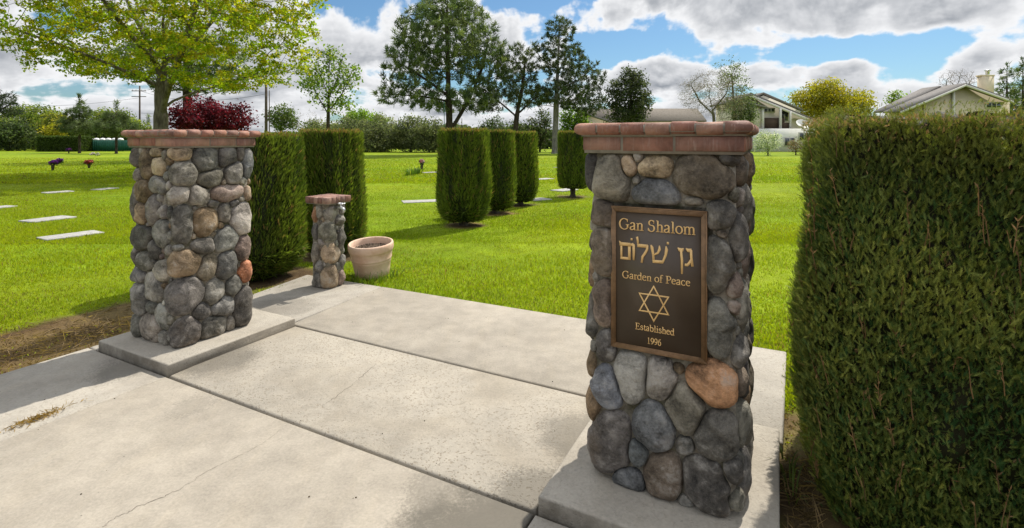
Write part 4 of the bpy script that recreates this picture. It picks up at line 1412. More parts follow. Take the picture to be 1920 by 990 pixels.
# brown shoots
mb = MB()
for _ in range(430):
    p_ = np.interp(rng.uniform(0, cum[-1]), cum, pp)
    if math.sin(p_) > -0.25:
        continue
    z = rng.uniform(0.15, HHT - 0.2)
    r_ = float(hedge_r(np.array([p_]), np.array([z]))[0]) - rng.uniform(0.02, 0.045)
    L = rng.uniform(0.04, 0.16)
    P = [(r_ * math.cos(p_), r_ * math.sin(p_), z)]
    d = np.array([math.cos(p_) * 0.12, math.sin(p_) * 0.12, 1.0]) + rng.normal(0, 0.10, 3)
    for s_ in range(4):
        d = d + rng.normal(0, 0.06, 3)
        P.append(tuple(np.array(P[-1]) + d / np.linalg.norm(d) * L / 4))
    cb = np.array([0.33, 0.20, 0.09]) * rng.uniform(0.55, 1.2)
    mb.tube(P, np.array([1.0, 0.95, 0.8, 0.6, 0.3]) * rng.uniform(0.0012, 0.0024), 4, cb, False)
    nq = int(L / 0.018)
    tt = rng.uniform(0.25, 1, nq)
    Pa = np.array(P)
    base = np.stack([np.interp(tt * 4, np.arange(5), Pa[:, k]) for k in range(3)], 1)
    dd = rng.normal(0, 0.5, (nq, 3)) + np.array([[0, 0, 0.9]])
    dd /= np.linalg.norm(dd, axis=1)[:, None]
    mb.add(*sprays(base, dd, rng.uniform(0.012, 0.03, nq), rng.uniform(0.003, 0.006, nq), np.tile(cb * 1.1, (nq, 1)) * rng.uniform(0.7, 1.3, (nq, 1)), rng))
mb.build('dry_shoots', M_CONIFER, th_)
mb = MB()
for k in range(5):
    x_ = -ha * 0.7 + k * ha * 0.35
    mb.tube([(x_, rng.normal(0, 0.05), -0.04), (x_ + 0.02, 0, 0.3), (x_ + 0.05, 0.03, 0.9)], [0.04, 0.032, 0.015], 7)
mb.build('trunk', M_BARK_D, th_, True, False)

# ------------------------------------------------------------------ grave markers set flush in the lawn
MARK = [  # photo corners, label
    ([(42, 412), (122, 403), (139, 406), (54, 417)], 'long pale flat grave marker in the lawn left, second from the path'),
    ([(69, 445), (175, 430), (197, 435.5), (86, 448.5)], 'largest pale flat grave marker in the left lawn, nearest the left pillar'),
    ([(-22, 388), (20, 383.5), (25, 386.5), (-20, 391)], 'pale flat grave marker cut by the left edge of the photo'),
    ([(80, 360), (132, 356.5), (136, 358.2), (84, 362)], 'thin worn grave marker by the tree shade on the left lawn'),
    ([(176, 354), (214, 350.8), (217, 352.3), (180, 356)], 'thin worn grave marker beside the upper part of the left pillar'),
    ([(742, 374), (818, 371.5), (840, 378.5), (763, 382)], 'pale flat grave marker just left of the nearest clipped conifer'),
    ([(790, 322.2), (824, 320.8), (832, 323), (798, 324.4)], 'small pale grave marker in front of the pink flowers'),
    ([(988, 372), (1022, 369.5), (1030, 373.5), (996, 376)], 'pale grave marker at the foot of the farthest clipped conifer of the row'),
    ([(1036, 355.5), (1066, 352), (1082, 355.5), (1050, 358.5)], 'pale grave marker beside the bare stemmed clipped conifer'),
    ([(1000, 335), (1028, 333), (1036, 335), (1008, 337)], 'pale grave marker in front of the yellow flowers'),
    ([(1040, 313), (1058, 312), (1062, 313.5), (1044, 314.4)], 'small distant grave marker right of the yellow flowers')]
M_GRAN = m_plain('pale_granite', (0.33, 0.32, 0.295), 0.7, 0.3, 0, 0.6, 9)
MRECT = []
for cs, lb in MARK:
    pts = [np.array(G(*c_)[:2]) for c_ in cs]
    ctr = sum(pts) / 4
    ax_ = (pts[1] - pts[0] + pts[2] - pts[3]) / 2
    # far ones: keep a true rectangle
    L = np.linalg.norm(ax_)
    e = ax_ / L
    d_ = (pts[3] - pts[0] + pts[2] - pts[1]) / 2
    nrm = np.array([-e[1], e[0]])
    wd = min(0.5, max(0.26, abs(d_ @ nrm)))
    L = min(1.0, L)
    b = MB()
    b.box(-L / 2, L / 2, -wd / 2, wd / 2, -0.06, -0.002, b=0.008)
    o = b.build('grave_marker', M_GRAN, None, False, False)
    o.location = (ctr[0], ctr[1], 0)
    o.rotation_euler = (0, 0, math.atan2(e[1], e[0]))
    tag(o, lb, 'grave marker', 'flat grave markers')
    MRECT.append((ctr, e, L, wd))

# ------------------------------------------------------------------ grass
rng = np.random.default_rng(2024)


def grass_batch(n, y0, y1, hgt, wid, pad, two=True, pw=1.6):
    # more blades towards the camera
    t_ = rng.random(n)
    y = (y0 ** (1 - pw) + t_ * (y1 ** (1 - pw) - y0 ** (1 - pw))) ** (1 / (1 - pw)) if pw != 1 else y0 * (y1 / y0) ** t_
    x = rng.uniform(-1, 1, n) * (y * 1.03 + pad)
    v, u = to_vu(x, y)
    k = ~((v > -1.075 - 0.05 * np.clip(u - 0.9, 0, 2)) & (v < 3.70) & (u < 2.335 + 0.012 * v + 0.02 * fb(np.stack([x, y], 1), 6, 2)))
    k &= ~((v > HV0 + 0.05) & (v < HV1 - 0.05) & (u > HU0 + 0.05) & (u < HU1 - 0.05))
    sa, dry = soil_amount(x, y)
    k &= rng.random(n) > sa * np.where(dry > 0.2, 0.80, 0.80)
    for (c_, e_, L_, w_) in MRECT:
        a_ = (x - c_[0]) * e_[0] + (y - c_[1]) * e_[1]
        b__ = -(x - c_[0]) * e_[1] + (y - c_[1]) * e_[0]
        k &= ~((np.abs(a_) < L_ / 2 - 0.01) & (np.abs(b__) < w_ / 2 - 0.01))
    x, y, sa = x[k], y[k], sa[k]
    n = len(x)
    P2 = np.stack([x, y], 1)
    lenf = 1 + 0.22 * fb(P2, 1.6, 41) + 0.18 * fb(P2, 6.0, 42)
    h = rng.uniform(*hgt, n) * lenf * (1 - 0.45 * sa)
    wv = rng.uniform(*wid, n)
    lean = rng.normal(0, 0.42, (n, 2)) * (1 + 1.6 * sa[:, None])
    d = np.concatenate([lean, np.ones((n, 1))], 1)
    d /= np.linalg.norm(d, axis=1)[:, None]
    pos = np.stack([x, y, np.full(n, -0.035)], 1)
    g1, g2 = np.array([0.185, 0.265, 0.007]), np.array([0.310, 0.350, 0.010])
    f = np.clip(0.5 + 0.5 * fb(P2, 0.5, 51) + 0.3 * fb(P2, 3.0, 52) + rng.normal(0, 0.3, n), 0, 1)[:, None]
    c = (g1 * (1 - f) + g2 * f) * rng.uniform(0.75, 1.2, (n, 1))
    hay_ = (rng.random(n) < 0.05 + 0.10 * np.clip(fb(P2, 1.1, 61), 0, 1) + 0.85 * sa ** 1.3)[:, None]
    c = np.where(hay_, np.where(sa[:, None] > 0.25, np.array([0.19, 0.125, 0.055]), np.array([0.27, 0.20, 0.075])) * rng.uniform(0.4, 1.15, (n, 1)), c)
    return sprays(pos, d, h, wv, c, rng, 'blade' if two else 'tri', 0.45)


gm = MB()
gm.add(*grass_batch(290000, 2.6, 9.0, (0.026, 0.054), (0.005, 0.009), 0.5, True, 1.3))
gm.add(*grass_batch(330000, 8.0, 21.0, (0.026, 0.052), (0.010, 0.018), 0.5, False, 1.5))
gm.add(*grass_batch(150000, 19.0, 46.0, (0.04, 0.08), (0.03, 0.055), 1.0, False, 1.6))
kind(gm.build('grass', M_GRASS, None, False), 'stuff')

# longer grass: around the pot, the short post, by the hedge, a tuft in the lawn
tm = MB()


def tuft(cx, cy, n, spread, h0, h1, wid, col, droop=0.5):
    for _ in range(n):
        a_ = rng.uniform(0, 6.28)
        r_ = spread * math.sqrt(rng.random())
        L = rng.uniform(h0, h1)
        d = np.array([math.cos(a_), math.sin(a_)]) * rng.uniform(0.15, 0.75)
        tt = np.linspace(0, 1, 6)
        P = np.stack([cx + r_ * math.cos(a_) + d[0] * L * tt ** 1.6, cy + r_ * math.sin(a_) + d[1] * L * tt ** 1.6, -0.03 + L * (tt - droop * tt ** 2.6 * rng.uniform(0.3, 1))], 1)
        sd = np.array([-math.sin(a_), math.cos(a_), 0.3]) * (wid * (1 - tt[:, None] ** 2) * 0.5 + 0.0004)
        V = np.concatenate([P - sd, P + sd])
        tm.add(V, [np.array([(i, i + 1, 7 + i, 6 + i) for i in range(5)])], np.array(col) * rng.uniform(0.7, 1.2))


cp = G(690, 523)
for (px, py, n_, sp_) in ((672, 529, 16, 0.05), (690, 529, 26, 0.08), (710, 527, 22, 0.07), (730, 520, 20, 0.08), (662, 527, 8, 0.02), (742, 517, 14, 0.08)):
    g_ = G(px, py)
    tuft(g_[0], g_[1], n_, sp_, 0.06, 0.20, 0.007, (0.10, 0.16, 0.02))
for (px, py, n_) in ((1470, 880, 7), (1474, 905, 8), (1479, 930, 5), (1466, 855, 3)):
    g_ = G(px, py)
    tuft(g_[0] + 0.02, g_[1], n_, 0.03, 0.10, 0.24, 0.006, (0.10, 0.14, 0.03), 0.7)
for (px, py) in ((777, 326), (768, 328), (784, 325)):
    g_ = G(px, py)
    tuft(g_[0], g_[1], 26, 0.22, 0.25, 0.6, 0.04, (0.08, 0.15, 0.015))
for k in range(26):
    t_ = k / 25
    g_ = W(-1.12 - 0.03 * rng.random(), 0.95 + 1.3 * t_)
    tuft(g_[0] - 0.03 * t_, g_[1], 2, 0.03, 0.03, 0.09, 0.005, (0.10, 0.14, 0.03))
kind(tm.build('tall_grass', M_GRASS, None, False), 'stuff')

# straw and litter on the bare strips
sm = MB()
n = 2600
xs, ys = [], []
for (v0_, v1_, u0_, u1_, m_) in ((-2.1, -1.06, -1.4, 1.2, 1500), (3.69, 3.84, -0.6, 1.0, 700), (-0.10, -0.02, -0.62, -0.5, 0)):
    v_, u_ = rng.uniform(v0_, v1_, m_), rng.uniform(u0_, u1_, m_)
    w_ = W(v_, u_)
    xs.append(w_[0])
    ys.append(w_[1])
x, y = np.concatenate(xs), np.concatenate(ys)
n = len(x)
d = np.concatenate([rng.normal(0, 1, (n, 2)), rng.normal(0.12, 0.15, (n, 1))], 1)
d /= np.linalg.norm(d, axis=1)[:, None]
c = np.array([[0.26, 0.18, 0.085]]) * rng.uniform(0.2, 1.3, (n, 1))
sm.add(*sprays(np.stack([x, y, np.full(n, -0.02) + rng.uniform(0, 0.02, n)], 1), d, rng.uniform(0.04, 0.13, n), rng.uniform(0.003, 0.007, n), c, rng))
# the little heap of dry grass on the left strip
g_ = G(78, 783)
n = 260
a_ = rng.normal(0, 1, (n, 2)) * np.array([0.018, 0.07])
xx = g_[0] + a_[:, 0] * UY + a_[:, 1] * UX
yy = g_[1] - a_[:, 0] * UX + a_[:, 1] * UY
d = np.concatenate([rng.normal(0, 1, (n, 2)), rng.normal(0.1, 0.25, (n, 1))], 1)
d /= np.linalg.norm(d, axis=1)[:, None]
sm.add(*sprays(np.stack([xx, yy, rng.uniform(0.002, 0.016, n)], 1), d, rng.uniform(0.02, 0.05, n), rng.uniform(0.002, 0.006, n), np.array([[0.33, 0.21, 0.06]]) * rng.uniform(0.4, 1.2, (n, 1)), rng))
# crumbs scattered on the slabs
n = 90
v_, u_ = rng.uniform(-0.9, 3.6, n), rng.uniform(-1.7, 2.3, n)
w_ = W(v_, u_)
for k in range(n):
    if 2.7 < v_[k] and 0 < u_[k] < 1.06 or v_[k] < 0 and 0 < u_[k] < 1.06:
        continue
    s_ = rng.uniform(0.0015, 0.0045)
    sm.ball(w_[0][k], w_[1][k], s_ * 0.4, s_, np.array([0.07, 0.05, 0.03]) * rng.uniform(0.5, 2), 6, 0.6)
kind(sm.build('straw', M_GRASS, None, False), 'stuff')

# ------------------------------------------------------------------ cut flowers in cone vases
M_VASE = m_plain('vase_dark', (0.07, 0.055, 0.05), 0.5)


def flowers(px, py, Hgt, wid, cols, label, seed, vase=True, lean=0.0, n=60):
    rg_ = np.random.default_rng(seed)
    g_ = G(px, py)
    t_ = thing('flower_bouquet', label, 'flowers', (g_[0], g_[1], -0.02), 0, 'flowers on the graves')
    vh = Hgt * 0.5
    if vase:
        b_ = MB()
        b_.lathe([(0.001, 0), (0.05, 0), (0.055, 0.01), (0.085, vh - 0.02), (0.095, vh), (0.08, vh), (0.07, vh - 0.05), (0.001, vh - 0.06)], 14)
        b_.build('vase', M_VASE, t_, True, False)
    else:
        vh = 0.02
    b_ = MB()
    c_ = MB()
    for k in range(n):
        d = rg_.normal(0, 1, 3)
        d /= np.linalg.norm(d)
        r_ = rg_.uniform(0.4, 1.0)
        p = np.array([d[0] * wid / 2 * r_ + lean * (d[2] + 1) * 0.5, d[1] * wid / 2 * r_, vh + (Hgt - vh) * (0.5 + 0.5 * d[2] * r_)])
        cc_ = np.array(cols[rg_.integers(len(cols))])
        for _ in range(6):
            q_ = rg_.normal(0, 1, (5, 3))
            q_ /= np.linalg.norm(q_, axis=1)[:, None]
            b_.add(*leaf_quads(p + q_ * 0.03, q_, np.full(5, 0.075), np.tile(cc_ * rg_.uniform(0.6, 1.2), (5, 1)), rg_, 0.8))
        if k % 3 == 0:
            c_.tube([(0, 0, vh * 0.8), tuple(p * np.array([0.6, 0.6, 1]) - np.array([0, 0, 0.05]))], 0.006, 4, (0.05, 0.1, 0.02))
            q_ = rg_.normal(0, 1, (4, 3))
            q_ /= np.linalg.norm(q_, axis=1)[:, None]
            c_.add(*leaf_quads(p + q_ * 0.05 - np.array([0, 0, 0.06]), q_, np.full(4, 0.12), np.tile([[0.045, 0.11, 0.025]], (4, 1)), rg_, 0.4))
    b_.build('blossoms', M_PETAL, t_)
    c_.build('stems', M_LEAF, t_)


PUR = [(0.22, 0.04, 0.36), (0.32, 0.08, 0.42), (0.14, 0.03, 0.28)]
flowers(99, 319, 0.62, 0.55, PUR, 'tall purple flowers in a vase leaning right on the left lawn', 1, True, 0.32, 80)
flowers(167, 314.5, 0.46, 0.50, [(0.55, 0.05, 0.05), (0.5, 0.1, 0.12), (0.6, 0.15, 0.12)], 'red flowers in a dark vase on the left lawn', 2)
flowers(129, 287.5, 0.62, 0.66, PUR + [(0.45, 0.12, 0.45)], 'distant round purple bouquet in front of the clipped green hedge', 3)
flowers(173, 290.5, 0.30, 0.5, [(0.8, 0.75, 0.74), (0.75, 0.6, 0.62)], 'low white and pink flowers far off on the left lawn', 4, False, 0, 26)
flowers(183, 292.5, 0.34, 0.45, [(0.85, 0.85, 0.74), (0.8, 0.78, 0.5)], 'low cream flowers far off on the left lawn', 5, False, 0, 26)
flowers(791, 317, 0.56, 0.26, [(0.75, 0.45, 0.42), (0.8, 0.62, 0.56), (0.6, 0.25, 0.25)], 'pink flowers in a dark vase left of the clipped conifers', 6)
flowers(1005, 320.5, 0.55, 0.28, [(0.8, 0.65, 0.05), (0.75, 0.7, 0.2), (0.7, 0.7, 0.6)], 'yellow flowers in a vase right of the clipped conifer row', 7)

# ------------------------------------------------------------------ trees
def grow(trunks, att, step, kill, infl, rng, bias=(0, 0, 0.0), maxit=140, jit=0.15):
    """space colonisation; trunks: list of polylines (first point of later ones joins the nearest node). returns nodes, parents"""
    N, Pp = [], []
    for P in trunks:
        P = np.asarray(P, float)
        dist = np.concatenate([[0], np.cumsum(np.linalg.norm(np.diff(P, axis=0), axis=1))])
        k = max(2, int(dist[-1] / step) + 1)
        t_ = np.linspace(0, dist[-1], k)
        Q = np.stack([np.interp(t_, dist, P[:, i]) for i in range(3)], 1)
        if N:
            par = int(np.argmin(np.linalg.norm(np.array(N) - Q[0], axis=1)))
            Q = Q[1:]
        else:
            par = -1
        for q_ in Q:
            N.append(q_)
            Pp.append(par)
            par = len(N) - 1
    N = [np.array(a) for a in N]
    att = np.asarray(att, float)
    alive = np.ones(len(att), bool)
    nd = np.full(len(att), 1e9)
    ni = np.zeros(len(att), int)
    new0 = 0
    for it in range(maxit):
        newN = np.array(N[new0:])
        for s0 in range(0, len(newN), 256):
            dd = np.linalg.norm(att[:, None, :] - newN[None, s0:s0 + 256, :], axis=2)
            j = dd.argmin(1)
            m_ = dd[np.arange(len(att)), j]
            upd = m_ < nd
            nd[upd] = m_[upd]
            ni[upd] = new0 + s0 + j[upd]
        alive &= nd > kill
        act = alive & (nd < infl)
        if not act.any():
            break
        new0 = len(N)
        idx = np.unique(ni[act])
        arr = np.array(N)
        for i_ in idx:
            s_ = act & (ni == i_)
            v_ = att[s_] - arr[i_]
            v_ /= np.linalg.norm(v_, axis=1)[:, None] + 1e-9
            d_ = v_.mean(0) + np.array(bias) + rng.normal(0, jit, 3)
            d_ /= np.linalg.norm(d_) + 1e-9
            N.append(arr[i_] + d_ * step)
            Pp.append(int(i_))
        if len(N) > 9000:
            break
    return np.array(N), np.array(Pp)


def limb_radii(par, r_tip, r_base, e=2.3):
    n = len(par)
    r = np.zeros(n)
    kids = np.zeros(n, int)
    for i_ in range(n - 1, -1, -1):
        if kids[i_] == 0:
            r[i_] = 1.0
        else:
            r[i_] = r[i_] ** (1 / e)
        p = par[i_]
        if p >= 0:
            r[p] += r[i_] ** e
            kids[p] += 1
    r = r_tip + ((r - 1) / max(1e-6, (r[0] - 1))) ** 1.35 * (r_base - r_tip)
    return r, kids


def limbs_mesh(mb, N, par, r, kids, flare=1.25, kmin=0.0, kbig=10):
    n = len(N)
    used = np.zeros(n, bool)
    tips = [i_ for i_ in range(n) if kids[i_] == 0]
    # longest chains first
    depth = np.zeros(n)
    for i_ in range(n):
        if par[i_] >= 0:
            depth[i_] = depth[par[i_]] + 1
    tips.sort(key=lambda i_: -depth[i_])
    for tpt in tips:
        ch = [tpt]
        i_ = tpt
        while par[i_] >= 0:
            used[i_] = True
            i_ = par[i_]
            ch.append(i_)
            if used[i_]:
                break
        used[i_] = True
        ch = ch[::-1]
        if len(ch) < 2:
            continue
        P = N[ch]
        rad = r[ch].copy()
        if par[ch[0]] < 0 and ch[0] == 0:
            rad[0] *= flare
        else:
            rad[0] = min(rad[0], rad[1] * 1.3)
        if rad.max() < kmin:
            continue
        mb.tube(P, rad, kbig if rad.max() > 0.06 else 5, (1, 1, 1), False)


def ell(n, c, r, rng, shell=0.35, zmin=None, power=0.5):
    out = []
    while len(out) < n:
        d = rng.normal(size=3)
        d /= np.linalg.norm(d)
        k = (shell + (1 - shell) * rng.random() ** power)
        p = np.array(c) + d * np.array(r) * k
        if zmin is None or p[2] > zmin(p):
            out.append(p)
    return np.array(out)


def clump_leaves(centres, per, sig, size, cols, rng, flat=1.0, updir=0.6, asp=0.6, sun_tint=0.0, shadevar=0.25):
    n = len(centres)
    c = np.repeat(centres, per, 0)
    off = rng.normal(0, 1, (n * per, 3)) * np.array([sig, sig, sig * flat])
    pos = c + off
    nrm = rng.normal(0, 1, (n * per, 3)) + np.array([0, 0, updir])
    nrm /= np.linalg.norm(nrm, axis=1)[:, None]
    cols = np.asarray(cols, float)
    ci = np.repeat(rng.integers(0, len(cols), n), per)
    swap = rng.random(n * per) < 0.3
    ci = np.where(swap, rng.integers(0, len(cols), n * per), ci)
    col = cols[ci] * np.repeat(rng.uniform(1 - shadevar, 1 + shadevar, n), per)[:, None] * rng.uniform(0.8, 1.2, (n * per, 1))
    return leaf_quads(pos, nrm, size * rng.uniform(0.6, 1.3, n * per), col, rng, asp)


def needles(centres, dirs, per, length, width, cols, rng, spread=0.7):
    n = len(centres)
    c = np.repeat(centres, per, 0)
    d = np.repeat(dirs, per, 0) + rng.normal(0, spread, (n * per, 3))
    d /= np.linalg.norm(d, axis=1)[:, None]
    pos = c + rng.normal(0, length * 0.25, (n * per, 3))
    cols = np.asarray(cols, float)
    col = cols[np.repeat(rng.integers(0, len(cols), n), per)] * np.repeat(rng.uniform(0.7, 1.3, n), per)[:, None] * rng.uniform(0.75, 1.25, (n * per, 1))
    return sprays(pos, d, length * rng.uniform(0.7, 1.2, n * per), width * rng.uniform(0.7, 1.3, n * per), col, rng, 'tri', 0.15)


def tree(name, label, cat, base, trunks, att, rng, step, kill, infl, r_tip, r_base, bark, leaf_fn, lm=None, bias=(0, 0, 0), group=None, jit=0.15, flare=1.3, kmin=0.0):
    """trunks and attractors are local to base; leaf_fn(nodes, radii, tips, dirs) -> list of (V,F,C)"""
    t_ = thing(name, label, cat, base, 0, group)
    N, par = grow(trunks, att, step, kill, infl, rng, bias, jit=jit)
    r, kids = limb_radii(par, r_tip, r_base)
    mb_ = MB()
    limbs_mesh(mb_, N, par, r, kids, flare, kmin)
    mb_.build('trunk', bark, t_, True, False)
    dirs = np.zeros_like(N)
    ok_ = par >= 0
    dirs[ok_] = N[ok_] - N[par[ok_]]
    dirs /= np.linalg.norm(dirs, axis=1)[:, None] + 1e-9
    cm = MB()
    for piece in leaf_fn(N, r, kids, dirs):
        cm.add(*piece)
    cm.build('crown', lm or M_LEAF, t_)
    return t_


def loc(px, py, Y, base):
    return np.array([A(px, Y) - base[0], 0.0, Hh(py, Y) - base[2]])


# -- the big maple on the left
rng = np.random.default_rng(31)
Y = 24.0
B0 = (A(302, Y), Y, -0.05)
L_ = lambda px, py, dy=0.0: tuple(loc(px, py, Y, B0) + np.array([0, dy, 0]))
tr = [[(0, 0, 0), L_(301, 262), L_(302, 225), L_(300, 180), L_(302, 140, .1), L_(304, 95, .2), L_(300, 40, .2), L_(306, -30, .3)],
      [L_(303, 215), L_(318, 187, -.3), L_(345, 155, -.9), L_(372, 120, -1.4), L_(400, 70, -1.8), L_(428, 10, -2.2), L_(450, -60, -2.6)],
      [L_(310, 195, 0), L_(340, 172, .8), L_(385, 148, 1.8), L_(430, 125, 2.6)],
      [L_(301, 165), L_(278, 148, -.6), L_(235, 122, -1.5), L_(180, 95, -2.4), L_(110, 70, -3.1)],
      [L_(301, 150), L_(268, 105, .8), L_(225, 60, 1.7), L_(180, 10, 2.5), L_(140, -50, 3)],
      [L_(303, 130), L_(285, 85, -1), L_(262, 30, -2), L_(240, -50, -3)],
      [L_(303, 120), L_(330, 80, 1), L_(352, 20, 2), L_(370, -60, 3)],
      [L_(301, 160, 0), L_(240, 145, 1.2), L_(150, 130, 2.2), L_(70, 115, 2.8)]]


def zmin_m(p):
    px_ = 960 + (p[0] + B0[0]) / (Y) * FOC
    lim = np.interp(px_, [-80, 0, 60, 150, 230, 300, 400, 460, 520, 560, 600], [100, 118, 152, 162, 158, 168, 184, 196, 178, 140, 30])
    return Hh(lim, Y) - B0[2] + 0.2


att = ell(2000, (0.1, 0, 8.6), (7.9, 6.4, 5.6), rng, 0.25, zmin_m, 0.6)
COLM = [(0.31, 0.41, 0.012), (0.40, 0.44, 0.014), (0.25, 0.35, 0.015), (0.41, 0.40, 0.016), (0.42, 0.35, 0.02), (0.19, 0.28, 0.014)]


def leaf_m(N, r, kids, dirs):
    s_ = (r < 0.017) & (N[:, 2] > 3.2)
    c = N[s_]
    k = fb(c, 0.8, 5, 2) > -0.35
    c = c[k]
    c = c[rng.random(len(c)) < 0.88]
    c = np.repeat(c, 3, 0) + rng.normal(0, 1, (3 * len(c), 3)) * np.array([0.27, 0.27, 0.12])
    out = [clump_leaves(c, 16, 0.11, 0.135, COLM, rng, 0.55, 0.9, 0.75, shadevar=0.35)]
    c2 = N[(kids == 0) & (N[:, 2] > 3.2)]
    out.append(clump_leaves(c2, 30, 0.17, 0.12, COLM[:5], rng, 0.6, 0.9, 0.75))
    return out


tree('maple_tree', 'big spreading maple with fresh yellow-green leaves and pale trunk, left behind the left pillar', 'tree', B0, tr, att, rng, 0.34, 0.5, 2.6, 0.008, 0.31, M_BARK, leaf_m)

# -- dark pine behind the maple
rng = np.random.default_rng(32)
PINE_C = [(0.10, 0.145, 0.052), (0.135, 0.18, 0.062), (0.18, 0.22, 0.078), (0.075, 0.115, 0.045)]


def pine(px, Y, base_py, segs, ells_, label, seed, n=420, cols=PINE_C, r_base=0.3, name='pine_tree', bark=M_BARK_D, per=26, ln=0.55, wd=0.085, step=0.5, kill=0.62, infl=3.2, fill=0.1, kmin=0.012):
    rg_ = np.random.default_rng(seed)
    B_ = (A(px, Y), Y, -0.05)
    trunks = [[tuple(loc(a_, b_, Y, B_) + np.array([0, (c_[0] if c_ else 0), 0])) for a_, b_, *c_ in sg] for sg in segs]
    trunks[0] = [(trunks[0][0][0], 0, 0)] + trunks[0]
    n = int(n * 1.9)
    att = np.concatenate([ell(int(n * w_), tuple(loc(cx, cy, Y, B_) + np.array([0, dy, 0])), (rx / FOC * Y, ry_ * rx / FOC * Y, rz_ / FOC * Y), rg_, 0.3) for (cx, cy, rx, rz_, ry_, dy, w_) in ells_])

    def lf(N, r, kids, dirs):
        out = []
        s_ = (kids == 0)
        out.append(needles(N[s_], dirs[s_] + np.array([0, 0, 0.35]), int(per * 1.25), ln * 0.9, wd, cols, rg_))
        s2 = (kids > 0) & (r < 0.045) & (rg_.random(len(N)) < 0.75)
        out.append(needles(N[s2], dirs[s2] + np.array([0, 0, 0.4]), int(per * 0.7), ln * 0.85, wd, cols, rg_))
        return out
    return tree(name, label, 'tree', B_, trunks, att, rg_, step, kill, infl, 0.016, r_base, bark, lf, M_NEEDLE, kmin=kmin)


pine(352, 40, 300, [[(352, 250), (350, 150), (348, 60)]], [(340, 115, 118, 60, 0.8, 0, 1.0), (400, 150, 60, 26, 0.8, 0, 0.35)], 'dark pine showing behind the crown of the big maple', 41, 480)
# -- big double-stemmed pine
pine(843, 56, 288, [[(843, 262), (842, 200), (840, 140), (838, 70), (838, 10)], [(848, 240), (868, 205, .3), (886, 170, .6), (905, 120, 1), (915, 70, 1.2)],
                    [(841, 180), (800, 150, -.5), (760, 125, -1)], [(842, 190), (790, 180, .5), (730, 175, 1)], [(886, 165), (930, 140, 1.5), (965, 125, 2)]],
     [(836, 70, 100, 76, 0.9, 0, 0.95), (780, 125, 66, 58, 0.9, 0, 0.5), (905, 120, 54, 72, 0.9, 0.5, 0.55), (735, 180, 32, 22, 0.9, 0, 0.14), (860, 188, 80, 26, 0.9, 0, 0.25), (845, 20, 62, 36, 0.9, 0, 0.3), (795, 180, 50, 28, 0.9, 0, .2)],
     'largest dark pine with two stems, tallest tree near the middle of the photo', 42, 620, r_base=0.45, ln=0.62, wd=0.10, per=26)
pine(968, 58, 288, [[(966, 262), (968, 225), (972, 200), (980, 160), (985, 110)], [(970, 215), (1000, 185, .5), (1030, 170, .8)], [(970, 220), (935, 190, -.4), (910, 175, -.8)]],
     [(968, 130, 44, 50, 0.9, 0, 0.55), (985, 178, 52, 26, 0.9, 0, 0.4), (925, 190, 34, 22, 0.9, 0, .18)], 'open dark pine leaning between the large pine and the pale-trunked pine', 43, 600, r_base=0.3,
     cols=[(0.06, 0.09, 0.03), (0.085, 0.11, 0.036), (0.10, 0.115, 0.045)], per=28)
pine(1040, 60, 284, [[(1040, 262), (1042, 230), (1043, 190), (1046, 120), (1050, 40)], [(1043, 170), (1085, 150, .4), (1122, 118, .8)], [(1044, 130), (1015, 110, .3), (1000, 82, .5)], [(1042, 195), (1085, 185), (1125, 175, .5)], [(1043, 200), (1005, 195, .4)]],
     [(1050, 62, 30, 34, 1, 0, 0.3), (1055, 112, 48, 38, 1, 0, 0.45), (1082, 150, 54, 34, 1, 0, 0.4), (1060, 178, 66, 26, 1, 0, 0.35), (1102, 195, 36, 24, 1, 0, 0.18), (1012, 90, 18, 16, 1, 0, 0.07)],
     'tall open pine with pale grey trunk, right of the large pine', 44, 720, r_base=0.33, bark=M_BARK_P, ln=0.5, wd=0.09, per=30,
     cols=[(0.05, 0.08, 0.032), (0.07, 0.10, 0.036), (0.085, 0.105, 0.045)])


# -- broadleaf trees and shrubs
def broad(name, label, px, Y, segs, ells_, cols, seed, n=260, r_base=0.2, per=14, sig=0.34, size=0.24, step=0.45, kill=0.6, infl=3, bark=M_BARK, cat='tree', group=None, rlim=0.05, updir=0.5, r_tip=0.012, lm=None, keep=1.0, shadevar=0.25, dy=0.0):
    rg_ = np.random.default_rng(seed)
    B_ = (A(px, Y), Y, -0.05)
    trunks = [[tuple(loc(a_, b_, Y, B_) + np.array([0, (c_[0] if c_ else 0), 0])) for a_, b_, *c_ in sg] for sg in segs]
    trunks[0] = [(trunks[0][0][0] * 0.6, 0, 0)] + trunks[0]
    att = np.concatenate([ell(max(8, int(n * w_)), tuple(loc(cx, cy, Y, B_)), (rx / FOC * Y, ry_ * rx / FOC * Y, rz_ / FOC * Y), rg_, 0.3, lambda p: 0.15) for (cx, cy, rx, rz_, ry_, w_) in ells_])

    gain = 1.0 if per < 5 else 2.4
    cols = [tuple(c_ * 1.5 for c_ in q_) for q_ in cols]

    def lf(N, r, kids, dirs):
        s_ = (r < rlim) & (rg_.random(len(N)) < keep)
        if cat == 'shrub' or group:
            s_ |= (r < rlim * 2.5)
        return [clump_leaves(N[s_], int(per * gain), sig * 1.1, size, cols, rg_, 0.8, updir, 0.65, shadevar=shadevar)]
    return tree(name, label, cat, B_, trunks, att, rg_, step, kill, infl, r_tip, r_base, bark, lf, lm, group=group)


